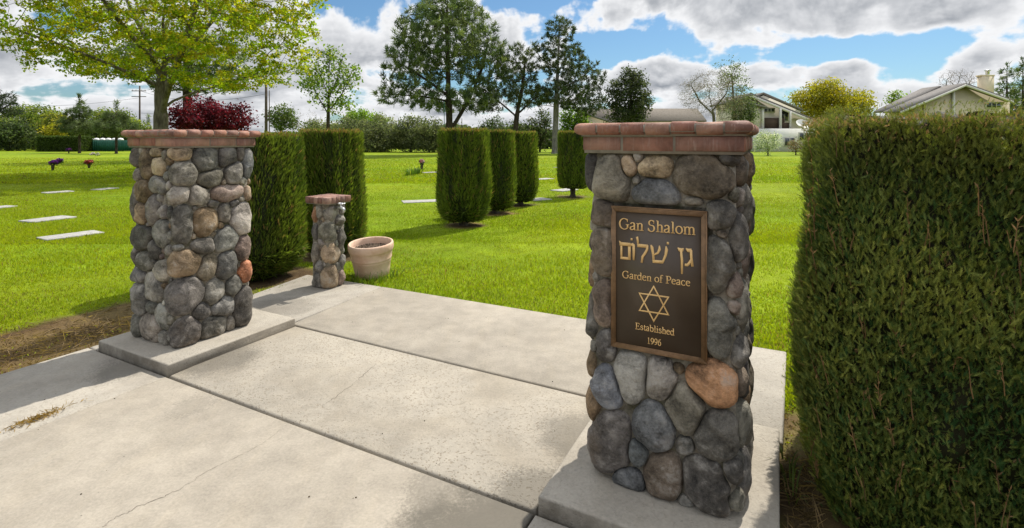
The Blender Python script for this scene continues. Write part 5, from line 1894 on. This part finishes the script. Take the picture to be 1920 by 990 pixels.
RED = [(0.065, 0.006, 0.016), (0.10, 0.008, 0.022), (0.045, 0.005, 0.012), (0.13, 0.011, 0.022)]
broad('red_leaf_tree', 'round dark red-leaved tree behind the left pillar cap', 392, 30, [[(392, 250), (380, 215)], [(390, 245), (420, 215)], [(390, 245), (350, 220)]],
      [(372, 218, 50, 36, .9, .5), (425, 222, 46, 28, .9, .5), (395, 232, 72, 22, .9, .4)], RED, 51, 300, 0.12, 18, 0.2, 0.16, 0.3, 0.36, 2.0, M_BARK_D, lm=M_LEAF)
LIME = [(0.10, 0.165, 0.02), (0.13, 0.19, 0.024), (0.08, 0.135, 0.018), (0.16, 0.2, 0.03)]
broad('young_tree', 'slim fresh green young tree with visible branches above the clipped conifers', 615, 36, [[(615, 240), (616, 190), (617, 140), (618, 95)], [(616, 215), (590, 175, .3), (575, 140, .4)], [(616, 210), (645, 175, -.3), (662, 140)], [(616, 180), (600, 140), (596, 110)], [(616, 185), (635, 140), (642, 108)]],
      [(618, 105, 28, 26, 1, .4), (605, 150, 46, 36, 1, .5), (650, 145, 32, 30, 1, .35), (580, 160, 24, 24, 1, .2), (625, 195, 44, 22, 1, .25)], LIME, 52, 230, 0.12, 9, 0.24, 0.21, 0.36, 0.5, 2.6, M_BARK_D, rlim=0.03, keep=0.75)
OLIVE = [(0.085, 0.105, 0.045), (0.115, 0.13, 0.06), (0.14, 0.15, 0.075), (0.06, 0.075, 0.035)]
for k, (px_, top_, hw, YY, lb) in enumerate(((598, 222, 34, 72, 'grey-green shrub below the slim young tree'), (655, 218, 36, 70, 'grey-green shrub just right of the boxy clipped conifers'), (705, 226, 40, 68, 'olive shrub at the far lawn edge with a low spreading base'),
                                   (718, 215, 24, 71, 'taller thin olive shrub in the far shrub row'), (770, 214, 30, 68, 'rounded olive shrub under the left edge of the large pine'), (805, 222, 26, 66, 'olive shrub beneath the two pine stems'), (842, 230, 30, 68, 'low olive shrub hidden behind the nearest clipped conifer'))):
    cy_ = (top_ + 284) / 2
    hh = (284 - top_) / 2
    broad('olive_shrub', lb, px_, YY, [[(px_, 270), (px_ - 6, 250)], [(px_, 274), (px_ + 12, 245)], [(px_, 274), (px_ - 16, 248)]], [(px_, cy_, hw * 1.2, hh, .8, .8), (px_, cy_ + hh * .55, hw * 1.25, hh * .45, .8, .5), (px_ - hw * .3, top_ + 16, hw * .4, 12, .8, .15), (px_ + hw * .35, top_ + 22, hw * .4, 12, .8, .15)],
          OLIVE, 60 + k, 240, 0.1, 15, 0.34, 0.26, 0.5, 0.6, 3, M_BARK_D, 'shrub', 'olive shrubs along the far lawn edge')
broad('lime_tree', 'bright lime green tree top showing over the shrubs right of the young tree', 680, 95, [[(680, 262), (680, 225)], [(680, 240), (660, 215)], [(680, 240), (705, 218)]], [(675, 222, 26, 18, 1, .5), (705, 228, 24, 12, 1, .3), (660, 228, 16, 12, 1, .2)],
      [(0.12, 0.20, 0.02), (0.15, 0.22, 0.03)], 71, 160, 0.15, 16, 0.45, 0.4, 0.6, 0.8, 4)
broad('broadleaf_tree', 'small dark rounded tree right of the thick utility pole', 527, 80, [[(527, 262), (527, 225)], [(527, 240), (515, 220)], [(527, 240), (542, 222)]], [(527, 216, 27, 20, 1, .6), (535, 232, 26, 12, 1, .3)],
      [(0.05, 0.08, 0.022), (0.07, 0.10, 0.026), (0.085, 0.11, 0.03)], 72, 170, 0.16, 16, 0.42, 0.34, 0.55, 0.7, 4)
broad('twiggy_shrub', 'bare pinkish twiggy shrub beside the thick utility pole', 575, 78, [[(575, 265), (572, 240)], [(575, 265), (590, 235)], [(575, 265), (558, 238)]], [(575, 228, 30, 24, .8, .6), (598, 232, 18, 18, .8, .3)],
      [(0.14, 0.10, 0.085), (0.11, 0.085, 0.07)], 73, 240, 0.08, 2, 0.3, 0.13, 0.45, 0.5, 3, M_BARK_P, 'shrub', rlim=0.03)
DK = [(0.035, 0.055, 0.018), (0.05, 0.075, 0.024), (0.03, 0.045, 0.016), (0.065, 0.085, 0.03)]
broad('dark_shrub', 'dark shrub filling the gap behind the clipped conifer row', 940, 66, [[(940, 275), (935, 255)], [(940, 275), (955, 250)]], [(925, 252, 34, 32, .8, .5), (968, 255, 30, 28, .8, .4), (900, 262, 28, 22, .8, .3)], DK, 74, 230, 0.12, 15, 0.36, 0.28, 0.5, 0.6, 3, M_BARK_D, 'shrub')
broad('dark_shrub', 'mottled shrub just left of the pale pine trunk', 1012, 67, [[(1012, 275), (1010, 250)], [(1012, 275), (1024, 245)]], [(1012, 242, 26, 38, .8, .6), (1000, 260, 26, 22, .8, .3)], DK + [(0.10, 0.085, 0.06)], 75, 210, 0.1, 15, 0.34, 0.26, 0.5, 0.6, 3, M_BARK_D, 'shrub')
broad('bright_shrub', 'bright leafy green shrub right of the pale pine trunk', 1078, 68, [[(1078, 275), (1076, 240)], [(1078, 270), (1090, 235)]], [(1075, 222, 26, 26, .8, .5), (1080, 250, 32, 32, .8, .5)], [(0.085, 0.15, 0.012), (0.11, 0.175, 0.015), (0.05, 0.09, 0.014)], 76, 230, 0.1, 16, 0.36, 0.3, 0.5, 0.6, 3, M_BARK_D, 'shrub')
broad('evergreen_tree', 'dense dark oval evergreen left of the plaque pillar cap, above it', 1180, 58, [[(1180, 262), (1182, 200), (1184, 150)]], [(1180, 185, 40, 48, 1, .7), (1185, 150, 24, 24, 1, .25), (1172, 215, 38, 22, 1, .3), (1152, 165, 16, 18, 1, .1), (1205, 190, 16, 26, 1, .15)],
      [(0.03, 0.045, 0.018), (0.045, 0.06, 0.024), (0.07, 0.08, 0.04), (0.024, 0.034, 0.014)], 77, 330, 0.22, 17, 0.3, 0.24, 0.45, 0.55, 3, M_BARK_D, rlim=0.06)
# bare tree with grey-green neighbour in front of the house
broad('bare_tree', 'leafless brown twiggy tree leaning above the plaque pillar cap', 1340, 55, [[(1340, 262), (1338, 215), (1330, 180)], [(1338, 215), (1312, 190), (1296, 160)], [(1338, 205), (1362, 175), (1370, 145)]],
      [(1330, 175, 52, 46, .9, .6), (1302, 175, 32, 34, .9, .3), (1362, 190, 40, 40, .9, .35)], [(0.10, 0.085, 0.06), (0.12, 0.09, 0.07), (0.09, 0.10, 0.06)], 78, 1100, 0.15, 5, 0.22, 0.075, 0.26, 0.30, 2.6, M_BARK, rlim=0.03, r_tip=0.010)
broad('grey_green_tree', 'feathery grey-green tree just left of the gabled house', 1375, 60, [[(1378, 262), (1376, 200), (1372, 140)], [(1376, 210), (1392, 170)]], [(1370, 145, 32, 34, 1, .4), (1385, 190, 34, 36, 1, .4), (1402, 212, 22, 24, 1, .2)],
      [(0.10, 0.13, 0.07), (0.13, 0.155, 0.09), (0.075, 0.095, 0.05)], 79, 260, 0.18, 7, 0.3, 0.2, 0.42, 0.5, 3, M_BARK_D, rlim=0.035, keep=0.8)
broad('dark_shrub', 'dark leafy shrub at the left corner of the gabled house', 1395, 57, [[(1395, 265), (1395, 225)], [(1395, 250), (1408, 220)]], [(1398, 208, 20, 26, .9, .6), (1385, 215, 20, 16, .9, .3)], DK, 80, 170, 0.12, 14, 0.28, 0.22, 0.45, 0.55, 3, M_BARK_D, 'shrub')
GOLDL = [(0.23, 0.20, 0.012), (0.27, 0.225, 0.014), (0.19, 0.185, 0.014), (0.17, 0.17, 0.012)]
broad('golden_tree', 'rounded yellow-green tree between the two houses', 1558, 88, [[(1558, 262), (1555, 215), (1552, 175)], [(1556, 220), (1520, 190)], [(1556, 220), (1600, 190)]], [(1548, 175, 38, 28, 1, .45), (1520, 188, 36, 22, 1, .35), (1590, 195, 44, 30, 1, .45), (1560, 215, 66, 24, 1, .4)],
      GOLDL, 81, 560, 0.3, 16, 0.5, 0.34, 0.6, 0.8, 4.2, M_BARK_D, rlim=0.04)
broad('lime_tree', 'small bright green tree left of the cream house roof', 1672, 66, [[(1672, 262), (1672, 190)]], [(1672, 182, 10, 14, 1, .5), (1690, 192, 20, 14, 1, .5)], LIME, 82, 120, 0.14, 12, 0.34, 0.28, 0.45, 0.6, 3, M_BARK_D)
broad('bare_tree', 'leafless tree top behind the roof of the cream house', 1795, 75, [[(1795, 262), (1795, 190), (1795, 160)], [(1795, 190), (1775, 160)], [(1795, 190), (1818, 158)]], [(1795, 150, 34, 22, .9, .8)], [(0.10, 0.075, 0.065), (0.12, 0.08, 0.07)], 83, 700, 0.15, 3, 0.2, 0.09, 0.32, 0.36, 3, M_BARK, rlim=0.03, r_tip=0.012)
for k, (px_, tp_, lb) in enumerate(((1888, 118, 'dark conifer behind the chimney of the cream house, left one of two'), (1918, 108, 'dark conifer behind the cream house cut by the right edge of the photo'))):
    pine(px_, 80 + 4 * k, 290, [[(px_, 262), (px_, 200), (px_, tp_ + 4)]], [(px_, tp_ + 22, 10, 22, 1, 0, .2), (px_, tp_ + 56, 18, 28, 1, 0, .35), (px_, tp_ + 92, 24, 26, 1, 0, .45)], lb, 84 + k, 320, r_base=0.25, name='conifer_tree', per=20, ln=0.7, wd=0.12, step=0.55, kill=0.7, infl=3.5)
broad('white_shrub', 'pale flowering shrub in front of the white lower wall of the gabled house', 1440, 52, [[(1440, 280), (1438, 265)], [(1440, 280), (1450, 262)]], [(1437, 267, 22, 20, .9, .6), (1452, 262, 14, 14, .9, .25)],
      [(0.22, 0.27, 0.13), (0.42, 0.44, 0.36), (0.12, 0.17, 0.07), (0.5, 0.5, 0.44)], 86, 240, 0.06, 14, 0.2, 0.13, 0.3, 0.36, 2, M_BARK_D, 'shrub')
broad('brown_shrub', 'low brownish shrub at the garage front beside the near hedge', 1492, 54, [[(1492, 284), (1492, 272)]], [(1494, 273, 18, 12, .9, 1.0)], [(0.14, 0.095, 0.07), (0.12, 0.11, 0.06)], 87, 160, 0.05, 9, 0.2, 0.14, 0.3, 0.36, 2, M_BARK_D, 'shrub')

# -- left background
LB = [(0.09, 0.135, 0.022), (0.12, 0.16, 0.026), (0.15, 0.18, 0.03), (0.075, 0.11, 0.022), (0.17, 0.18, 0.034)]
for k, (px_, top_, hw, YY, lb, cols_) in enumerate(((-30, 212, 60, 78, 'bushy green tree cut by the left edge of the photo', LB), (62, 197, 52, 84, 'large bushy tree with a rounded green crown behind the clipped green hedge', LB), (112, 208, 32, 80, 'yellow-tinged bushy tree beside the rounded green one', LB + [(0.16, 0.16, 0.02)] * 2),
                                                  (20, 226, 40, 74, 'low dark bush at the far left lawn edge', DK), (165, 222, 42, 84, 'dark bushy tree behind the small conifers', LB[:2] + DK), (208, 204, 46, 88, 'wide green tree behind the green fence', LB), (250, 222, 30, 86, 'green tree end sloping down by the thin utility pole', LB))):
    cy_ = (top_ + 284) / 2
    hh = (284 - top_) / 2
    broad('bushy_tree', lb, px_, YY, [[(px_, 268), (px_, 235)], [(px_, 262), (px_ - 16, 232)], [(px_, 262), (px_ + 18, 236)]], [(px_, cy_, hw, hh, .8, .7), (px_ - hw * .35, top_ + 14, hw * .45, 14, .8, .25), (px_ + hw * .3, top_ + 18, hw * .5, 14, .8, .25)],
          cols_, 100 + k, 330, 0.16, 16, 0.42, 0.32, 0.6, 0.7, 3.5, M_BARK_D, 'tree', 'bushy trees along the left skyline')
broad('golden_tree', 'yellow broadleaf shrub between the small conifers and the green bushes', 108, 76, [[(108, 276), (108, 255)]], [(108, 246, 18, 18, .9, 1)], GOLDL, 110, 130, 0.08, 14, 0.36, 0.3, 0.5, 0.6, 3, M_BARK_D, 'shrub')
for k, (px_, tp_, Yc, bs, lb) in enumerate(((149, 178, 62, 285, 'small layered conifer with dark trunk in front of the clipped green hedge'), (218, 192, 60, 286, 'small thin conifer with bare lower trunk in front of the green fence'))):
    hh = 255 - tp_
    pine(px_, Yc, bs, [[(px_, 262), (px_, 230), (px_, tp_ + 2)]], [(px_, tp_ + 16, 7, 14, 1, 0, .12), (px_, tp_ + hh * .45, 20, hh * .2, 1, 0, .4), (px_, tp_ + hh * .78, 36, hh * .22, 1, 0, .7)], lb, 111 + k, 330, [(0.085, 0.12, 0.045), (0.11, 0.145, 0.055), (0.13, 0.165, 0.07)], 0.14,
         'conifer_tree', M_BARK_D, 44, 0.5, 0.06, 0.36, 0.42, 2.6)
pine(-14, 55, 290, [[(-14, 262), (-14, 220), (-12, 160)], [(-13, 215), (10, 200), (28, 192)], [(-13, 195), (8, 182), (20, 176)]], [(-5, 190, 32, 14, 1, 0, .5), (-8, 210, 40, 12, 1, 0, .5), (-14, 172, 18, 12, 1, 0, .2)], 'conifer branch tips reaching in from the left edge of the photo', 113, 240, [(0.03, 0.05, 0.022), (0.045, 0.065, 0.03)], 0.2, 'conifer_tree', M_BARK_D, 18, 0.5, 0.08, 0.42, 0.5, 2.6)
pine(278, 110, 286, [[(278, 262), (278, 240), (278, 218)]], [(278, 244, 4.5, 18, 1, 0, 1.0), (278, 224, 2.5, 8, 1, 0, .3)], 'slim dark cypress left of the maple trunk on the skyline', 114, 120, PINE_C, 0.15, 'cypress_tree', M_BARK_D, 24, 0.7, 0.12, 0.5, 0.5, 3)

# ------------------------------------------------------------------ clipped green hedge far left, green fence, white lids
def box_hedge(x0, x1, Y0, Y1, H, label, seed, n=9000):
    rg_ = np.random.default_rng(seed)
    cx, cy = (x0 + x1) / 2, (Y0 + Y1) / 2
    t_ = thing('low_hedge', label, 'hedge', (cx, cy, -0.03))
    a_, b_ = (x1 - x0) / 2, (Y1 - Y0) / 2
    mb_ = MB()
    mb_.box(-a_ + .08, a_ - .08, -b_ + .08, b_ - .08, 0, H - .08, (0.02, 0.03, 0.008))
    p = np.stack([rg_.uniform(-a_, a_, n), rg_.uniform(-b_, b_, n), rg_.uniform(0, H, n)], 1)
    f_ = rg_.integers(0, 4, n)
    p[f_ == 0, 1] = -b_
    p[f_ == 1, 2] = H
    p[f_ == 2, 0] = a_
    p[f_ == 3, 1] = -b_
    p += rg_.normal(0, 0.05, (n, 3))
    nr = rg_.normal(0, 1, (n, 3))
    nr /= np.linalg.norm(nr, axis=1)[:, None]
    c_ = np.array([[0.07, 0.11, 0.02]]) * rg_.uniform(0.6, 1.3, (n, 1))
    mb_.add(*leaf_quads(p, nr, rg_.uniform(0.1, 0.22, n), c_, rg_))
    mb_.build('foliage', M_LEAF, t_)
    tb = MB()
    for k in range(6):
        tb = MB()
        tb.tube([(-a_ * .8 + k * a_ * .32, 0, -.03), (-a_ * .8 + k * a_ * .32, 0, H * .7)], 0.05, 6)
        tb.build('stem', M_BARK_D, t_, True, False)


Yh = 70.0
box_hedge(A(68, Yh), A(150, Yh), Yh, Yh + 2.2, Hh(255.5, Yh), 'low flat-topped clipped green hedge far left across the lawn', 7)
box_hedge(A(222, 82), A(262, 82), 82, 83.5, Hh(257, 82), 'clipped hedge end behind the green fence', 9, 4000)
Yf = 72.0
M_GREEN = m_plain('green_sheet', (0.012, 0.085, 0.055), 0.6, 0.3, 0, 0.3, 0.8)
M_WHITE = m_plain('white_plastic', (0.75, 0.74, 0.70), 0.5)
M_CREAM = m_plain('cream_render', (0.55, 0.50, 0.38), 0.85, 0.2)
t = thing('green_fence', 'dark green board fence far off beyond the left lawn', 'fence', (A(200, Yf), Yf, -0.03))
b = MB()
xf0, xf1 = A(164, Yf) - A(200, Yf), A(262, Yf) - A(200, Yf)
hf = Hh(262.5, Yf)
nb = 24
for k in range(nb):
    xa = xf0 + (xf1 - xf0) * k / nb
    xb = xf0 + (xf1 - xf0) * (k + 1) / nb - 0.02
    b.box(xa, xb, 0.0, 0.03, 0.05, hf)
b.box(xf0, xf1, 0.035, 0.08, 0.3, 0.4)
b.box(xf0, xf1, 0.035, 0.08, hf - .4, hf - .3)
b.build('boards', M_GREEN, t, False, False)
for k in range(7):
    b = MB()
    xa = xf0 + (xf1 - xf0) * k / 6
    b.box(xa - .05, xa + .05, 0.085, 0.18, -0.1, hf - .02)
    b.build('fence_post', M_GREEN, t, False, False)
for k in range(6):
    xk = A(170 + k * 11.2, Yf + 1.2)
    tk = thing('white_barrel', 'white domed barrel standing in the row behind the green fence', 'barrel', (xk, Yf + 1.2, -0.03), 0, 'white domed barrels behind the green fence')
    b = MB()
    b.lathe([(0.001, 0), (0.36, 0), (0.38, 0.05), (0.38, hf - 0.05), (0.36, hf)], 18)
    b.build('barrel_body', M_WHITE, tk, True, False)
    b = MB()
    b.lathe([(0.37, hf + 0.004), (0.40, hf + 0.02), (0.36, hf + 0.16), (0.22, hf + 0.28), (0.001, hf + 0.33)], 18)
    b.build('lid', M_WHITE, tk, True, False)
t = thing('gate_post', 'cream square post at the left end of the green fence', 'post', (A(160, Yf - 0.4), Yf - 0.4, -0.03))
b = MB()
b.box(-.26, .26, -.26, .26, -.05, hf - 0.02, b=0.03)
b.build('post_shaft', M_CREAM, t, False, False)
b = MB()
b.box(-.34, .34, -.34, .34, hf - 0.015, hf + 0.14, b=0.03)
b.build('post_cap', M_WHITE, t, False, False)

# ------------------------------------------------------------------ utility poles and wires
POLES = [(262, 90, 160, 0.15, True, 'thin utility pole with crossarm left of the maple trunk'), (499, 62, 131, 0.16, False, 'thick dark utility pole between the red tree and the clipped conifers'),
         (505, 64, 168, 0.06, False, 'slender pole close beside the thick utility pole'), (243, 95, 208, 0.10, False, 'short dark pole among the trees left of the maple')]
WP = []
for k, (px_, YY, tp, rr_, arm, lb) in enumerate(POLES):
    H_ = Hh(tp, YY)
    t = thing('utility_pole', lb, 'pole', (A(px_, YY), YY, -0.1), 0, 'utility poles')
    b = MB()
    b.tube([(0, 0, -.3), (0, 0, H_ * .5), (0, 0, H_)], [rr_ * 1.15, rr_, rr_ * .8], 10)
    b.build('pole_shaft', M_WOOD, t, True, False)
    if arm:
        for zz in (H_ - 0.9, H_ - 1.9):
            b = MB()
            b.box(-1.25, 1.25, -0.28, -0.14, zz - .06, zz + .06)
            b.build('crossarm', M_WOOD, t, False, False)
        for xi in (-1.1, -.5, .5, 1.1):
            b = MB()
            b.lathe([(0.001, 0), (0.05, 0.0), (0.03, 0.08), (0.055, 0.1), (0.03, 0.2), (0.001, 0.22)], 8)
            b.V[-1] = b.V[-1] + np.array([xi, -.21, H_ - .835])
            b.build('insulator', M_CREAM, t, True, False)
    WP.append((A(px_, YY), YY, H_))
M_WIRE = m_plain('black_cable', (0.02, 0.02, 0.02), 0.6)


def wire(p, q, sag, lb, r_=0.022):
    tt = np.linspace(0, 1, 17)[:, None]
    P = np.array(p) * (1 - tt) + np.array(q) * tt
    P[:, 2] -= sag * 4 * tt[:, 0] * (1 - tt[:, 0])
    b_ = MB()
    b_.tube(P, r_, 5)
    tag(b_.build('overhead_wire', M_WIRE, None, True, False), lb, 'wire', 'overhead wires')


wire((WP[0][0] + .2, WP[0][1], WP[0][2] - 1.0), (WP[1][0], WP[1][1], Hh(176, 62)), 1.2, 'overhead wire slung between the thin and the thick utility pole')
wire((WP[0][0] + .1, WP[0][1], Hh(212, 90)), (-60, 140, 9.0), .6, 'lower overhead wire running right from the thin utility pole')
wire((A(-40, 95), 95, Hh(196, 95)), (WP[0][0] - .2, WP[0][1], WP[0][2] - 2.2), .8, 'overhead wire reaching the thin utility pole from the left')

for (px_, tp_, lb) in ((833, 190, 'thin green pole in front of the double-stemmed pine'), (866, 222, 'thin grey pole right of the double pine stems')):
    b = MB()
    YY = 50.0
    b.tube([(0, 0, -.1), (0, 0, Hh(tp_, YY))], [0.035, 0.03], 8)
    o = b.build('lamp_pole', M_GREEN if px_ < 850 else M_WOOD, None, True, False)
    o.location = (A(px_, YY), YY, 0)
    tag(o, lb, 'pole')

# ------------------------------------------------------------------ houses
M_SIDING = m_plain('cream_siding', (0.64, 0.59, 0.48), 0.8, 0.2, 0, 0.1)
M_PALE = m_plain('pale_stucco', (0.74, 0.73, 0.70), 0.85, 0.2, 0, 0.1)
M_TRIM = m_plain('white_trim', (0.62, 0.60, 0.55), 0.6)
M_BROWN = m_plain('brown_boards', (0.075, 0.05, 0.035), 0.8)
M_ROOF = m_plain('grey_shingle', (0.17, 0.16, 0.15), 0.95, 0.1, 0, 0.4, 3.0)
M_ROOF2 = m_plain('tan_shingle', (0.17, 0.15, 0.125), 0.95, 0.1, 0, 0.4, 3.0)
M_GLASS = m_plain('window_glass', (0.035, 0.045, 0.055), 0.08, 0.8)
M_STUC = m_plain('tan_stucco', (0.64, 0.55, 0.41), 0.9, 0.15, 0, 0.08)


class House:
    def __init__(self, name, label, px, Y):
        self.Y, self.x0 = Y, A(px, Y)
        self.t = thing(name, label, 'house', (self.x0, Y, -0.1))

    def X(self, px, d=0.0):
        return A(px, self.Y + d) - self.x0

    def Z(self, py, d=0.0):
        return Hh(py, self.Y + d) + 0.1

    def poly(self, name, pts, d0, d1, m, parent=None):
        b_ = MB()
        b_.prism([(self.X(a_, d0), self.Z(c_, d0)) for a_, c_ in pts], 'y', d0, d1)
        return b_.build(name, m, parent or self.t, False, False)

    def slope(self, name, p0, p1, d0, d1, m, th=0.28, parent=None):
        """roof plane seen edge-on along p0-p1 in the picture, running back from d0 to d1"""
        x0, z0, x1, z1 = self.X(p0[0], d0), self.Z(p0[1], d0), self.X(p1[0], d0), self.Z(p1[1], d0)
        b_ = MB()
        b_.prism([(x0, z0), (x1, z1), (x1, z1 - th), (x0, z0 - th)], 'y', d0, d1)
        return b_.build(name, m, parent or self.t, False, False)

    def window(self, x0, y0, x1, y1, d=0.0, arch=False, bars=1):
        X0, X1, Z0, Z1 = self.X(x0), self.X(x1), self.Z(y1), self.Z(y0)
        f = MB()
        k = 0.14
        pts = [(X0 - k, Z0 - k), (X1 + k, Z0 - k), (X1 + k, Z1), ]
        if arch:
            c_, r_ = (X0 + X1) / 2, (X1 - X0) / 2
            out_ = [(X0 - k, Z0 - k), (X1 + k, Z0 - k)] + [(c_ + (r_ + k) * math.cos(t_), Z1 + (r_ + k) * math.sin(t_)) for t_ in np.linspace(0, math.pi, 9)]
            inn = [(X0, Z0), (X1, Z0)] + [(c_ + r_ * math.cos(t_), Z1 + r_ * math.sin(t_)) for t_ in np.linspace(0, math.pi, 9)]
        else:
            out_ = [(X0 - k, Z0 - k), (X1 + k, Z0 - k), (X1 + k, Z1 + k), (X0 - k, Z1 + k)]
            inn = [(X0, Z0), (X1, Z0), (X1, Z1), (X0, Z1)]
        f.prism(out_, 'y', d - 0.08, d - 0.004)
        w_ = f.build('window', M_TRIM, self.t, False, False)
        g_ = MB()
        g_.prism(inn, 'y', d - 0.10, d - 0.084)
        g_.build('pane', M_GLASS, w_, False, False)
        for i_ in range(bars):
            b_ = MB()
            xm = X0 + (X1 - X0) * (i_ + 1) / (bars + 1)
            b_.box(xm - .04, xm + .04, d - 0.14, d - 0.102, Z0, Z1)
            b_.build('glazing_bar', M_TRIM, w_, False, False)


h = House('gabled_house', 'two-storey cream gabled house with dark balcony and white lower wall, right of the plaque pillar', 1440, 72)
h.poly('wall', [(1376, 284), (1502, 284), (1518, 222), (1410, 179), (1376, 193)], 0.6, 7, M_SIDING)
h.slope('roof', (1408, 174), (1526, 222.5), -0.4, 7.2, M_ROOF)
h.slope('roof', (1370, 191), (1407.5, 174), -0.4, 7.2, M_ROOF)
h.slope('roof', (1432, 173), (1506, 205), 7.3, 11, M_ROOF)
h.slope('roof', (1400, 188), (1431.5, 173), 7.3, 11, M_ROOF)
h.poly('rear_wall', [(1405, 284), (1500, 284), (1500, 208), (1432, 179), (1405, 192)], 7.4, 10.8, M_SIDING)
h.slope('fascia_board', (1408, 177.2), (1526, 225.7), -0.55, -0.405, M_TRIM, 0.34)
h.poly('lower_wall', [(1418, 288), (1516, 288), (1516, 241), (1418, 241)], -1.6, 0.55, M_PALE)
h.poly('balcony_front', [(1428, 240), (1471, 240), (1471, 221), (1428, 221)], -0.2, 0.55, M_BROWN)
h.poly('balcony_front', [(1464, 240.5), (1483, 240.5), (1483, 230), (1464, 230)], -0.35, -0.21, M_BROWN)
for (xa, xb, yt) in ((1429, 1433, 200), (1462, 1466, 203), (1481, 1484, 208)):
    h.poly('trim_post', [(xa, 240.5), (xb, 240.5), (xb, yt), (xa, yt)], -0.6, -0.36, M_TRIM)
h.poly('upper_bay', [(1415, 240.5), (1431, 240.5), (1431, 200), (1415, 200)], -0.3, 0.58, M_SIDING)
h.slope('porch_roof', (1410, 193), (1438, 200), -0.9, 0.55, M_ROOF, 0.22)
h.window(1437, 203.5, 1455, 209, 0.6, False, 2)
h.window(1468, 213, 1481, 226, 0.6, True, 1)
h.window(1460, 259, 1477, 272, -1.6, False, 1)
h.window(1487, 250, 1510, 262, -1.6, False, 2)
t = thing('satellite_dish', 'white oval dish on the flat roof beside the gabled house', 'dish', (A(1505, 69), 69, Hh(241, 69)))
b = MB()
b.lathe([(0.001, 0.16), (0.4, 0.20), (0.75, 0.34), (0.95, 0.5), (0.97, 0.5), (0.78, 0.3), (0.42, 0.15), (0.001, 0.11)], 20)
o = b.build('dish_bowl', M_WHITE, t, True, False)
o.rotation_euler = (R(38), 0, 0)
o.location = (0, 0, 0.25)
b = MB()
b.tube([(0, 0, -.1), (0, 0, .4)], 0.06, 8)
b.build('mast', M_METAL, t, True, False)

h = House('cream_house', 'single cream stucco house with low grey gable roof and chimney above the near hedge', 1780, 55)
h.poly('wall', [(1716, 292), (1893, 292), (1893, 190), (1812, 160.5), (1716, 199)], 0.5, 2.3, M_STUC)
h.poly('front_wing', [(1733, 292), (1789, 292), (1789, 171), (1733, 193)], 0.25, 0.495, M_STUC)
h.slope('roof', (1811.8, 155.5), (1901, 187), -0.3, 2.4, M_ROOF, 0.22)
h.slope('roof', (1690, 206.5), (1811.5, 155.5), -0.3, 2.4, M_ROOF, 0.22)
h.slope('fascia_board', (1812, 157.7), (1901, 189.4), -0.42, -0.305, M_TRIM, 0.24)
h.slope('fascia_board', (1690, 208.6), (1811.6, 157.7), -0.42, -0.305, M_TRIM, 0.24)
h.slope('roof', (1668, 206), (1762, 161), 2.5, 5.0, M_ROOF, 0.25)
h.slope('roof', (1762.5, 161), (1806, 180), 2.5, 5.0, M_ROOF, 0.25)
h.poly('rear_wall', [(1690, 292), (1840, 292), (1840, 190), (1762, 167), (1690, 201)], 2.7, 4.8, M_STUC)
ch_ = h.poly('chimney', [(1841, 190), (1864, 190), (1864, 143), (1841, 143)], 2.42, 3.0, M_STUC)
h.poly('chimney_cap', [(1839.5, 142.8), (1865.5, 142.8), (1865.5, 140), (1839.5, 140)], 2.41, 3.08, M_STUC, ch_)
b = MB()
b.lathe([(0.18, 0), (0.18, 0.45), (0.3, 0.46), (0.3, 0.52), (0.001, 0.62)], 12)
o = b.build('chimney_pot', M_METAL, ch_, True, False)
o.location = (h.X(1852, 2.7), 2.72, h.Z(140, 2.7) - 0.02)
h.poly('downspout', [(1788, 292), (1791, 292), (1791, 172), (1788, 172)], -0.05, 0.24, M_TRIM)
h.window(1857, 193, 1883, 201, 0.5, False, 2)

h = House('long_house', 'long low house with brown-grey roof behind the plaque pillar cap', 1230, 96)
h.poly('wall', [(1108, 284), (1318, 284), (1318, 222), (1108, 222)], 0, 8, M_STUC)
b = MB()
xa, xb = h.X(1100), h.X(1322)
za, zb_ = h.Z(226), h.Z(201)
b.prism([(-0.8, za), (4, zb_), (8.8, za), (8.8, za - .25), (-0.8, za - .25)], 'x', xa, xb)
b.build('roof', M_ROOF2, h.t, False, False)
h.window(1240, 236, 1260, 250, 0.0)
h = House('side_house', 'part of a house with grey sloping roof between the pines and the plaque pillar', 1120, 84)
h.poly('wall', [(1096, 284), (1150, 284), (1150, 230), (1096, 212)], 0, 7, M_STUC)
h.slope('roof', (1088, 208), (1160, 232), -0.5, 7.5, M_ROOF, 0.3)
h.window(1115, 238, 1130, 250, 0.0)

# ------------------------------------------------------------------ far wood line closing the plain
rng = np.random.default_rng(900)
cm = MB()
n = 30000
x = rng.uniform(-105, 105, n)
yy = np.where(x < 12, 90, 118) + rng.uniform(0, 8, n)
hm = 3.3 + 1.6 * fb(np.stack([x, yy * 0], 1), 0.16, 5, 3)
z = rng.random(n) ** 0.8 * hm
nr = rng.normal(0, 1, (n, 3))
nr /= np.linalg.norm(nr, axis=1)[:, None]
cc = np.array([[0.10, 0.135, 0.05]]) * (1 + 0.35 * fb(np.stack([x, yy], 1), 0.2, 8))[:, None] * rng.uniform(0.6, 1.3, (n, 1))
cm.add(*leaf_quads(np.stack([x, yy, z], 1), nr, rng.uniform(0.5, 1.1, n), np.clip(cc, 0.01, 1), rng, 0.8))
kind(cm.build('distant_woodland', M_LEAF), 'stuff')
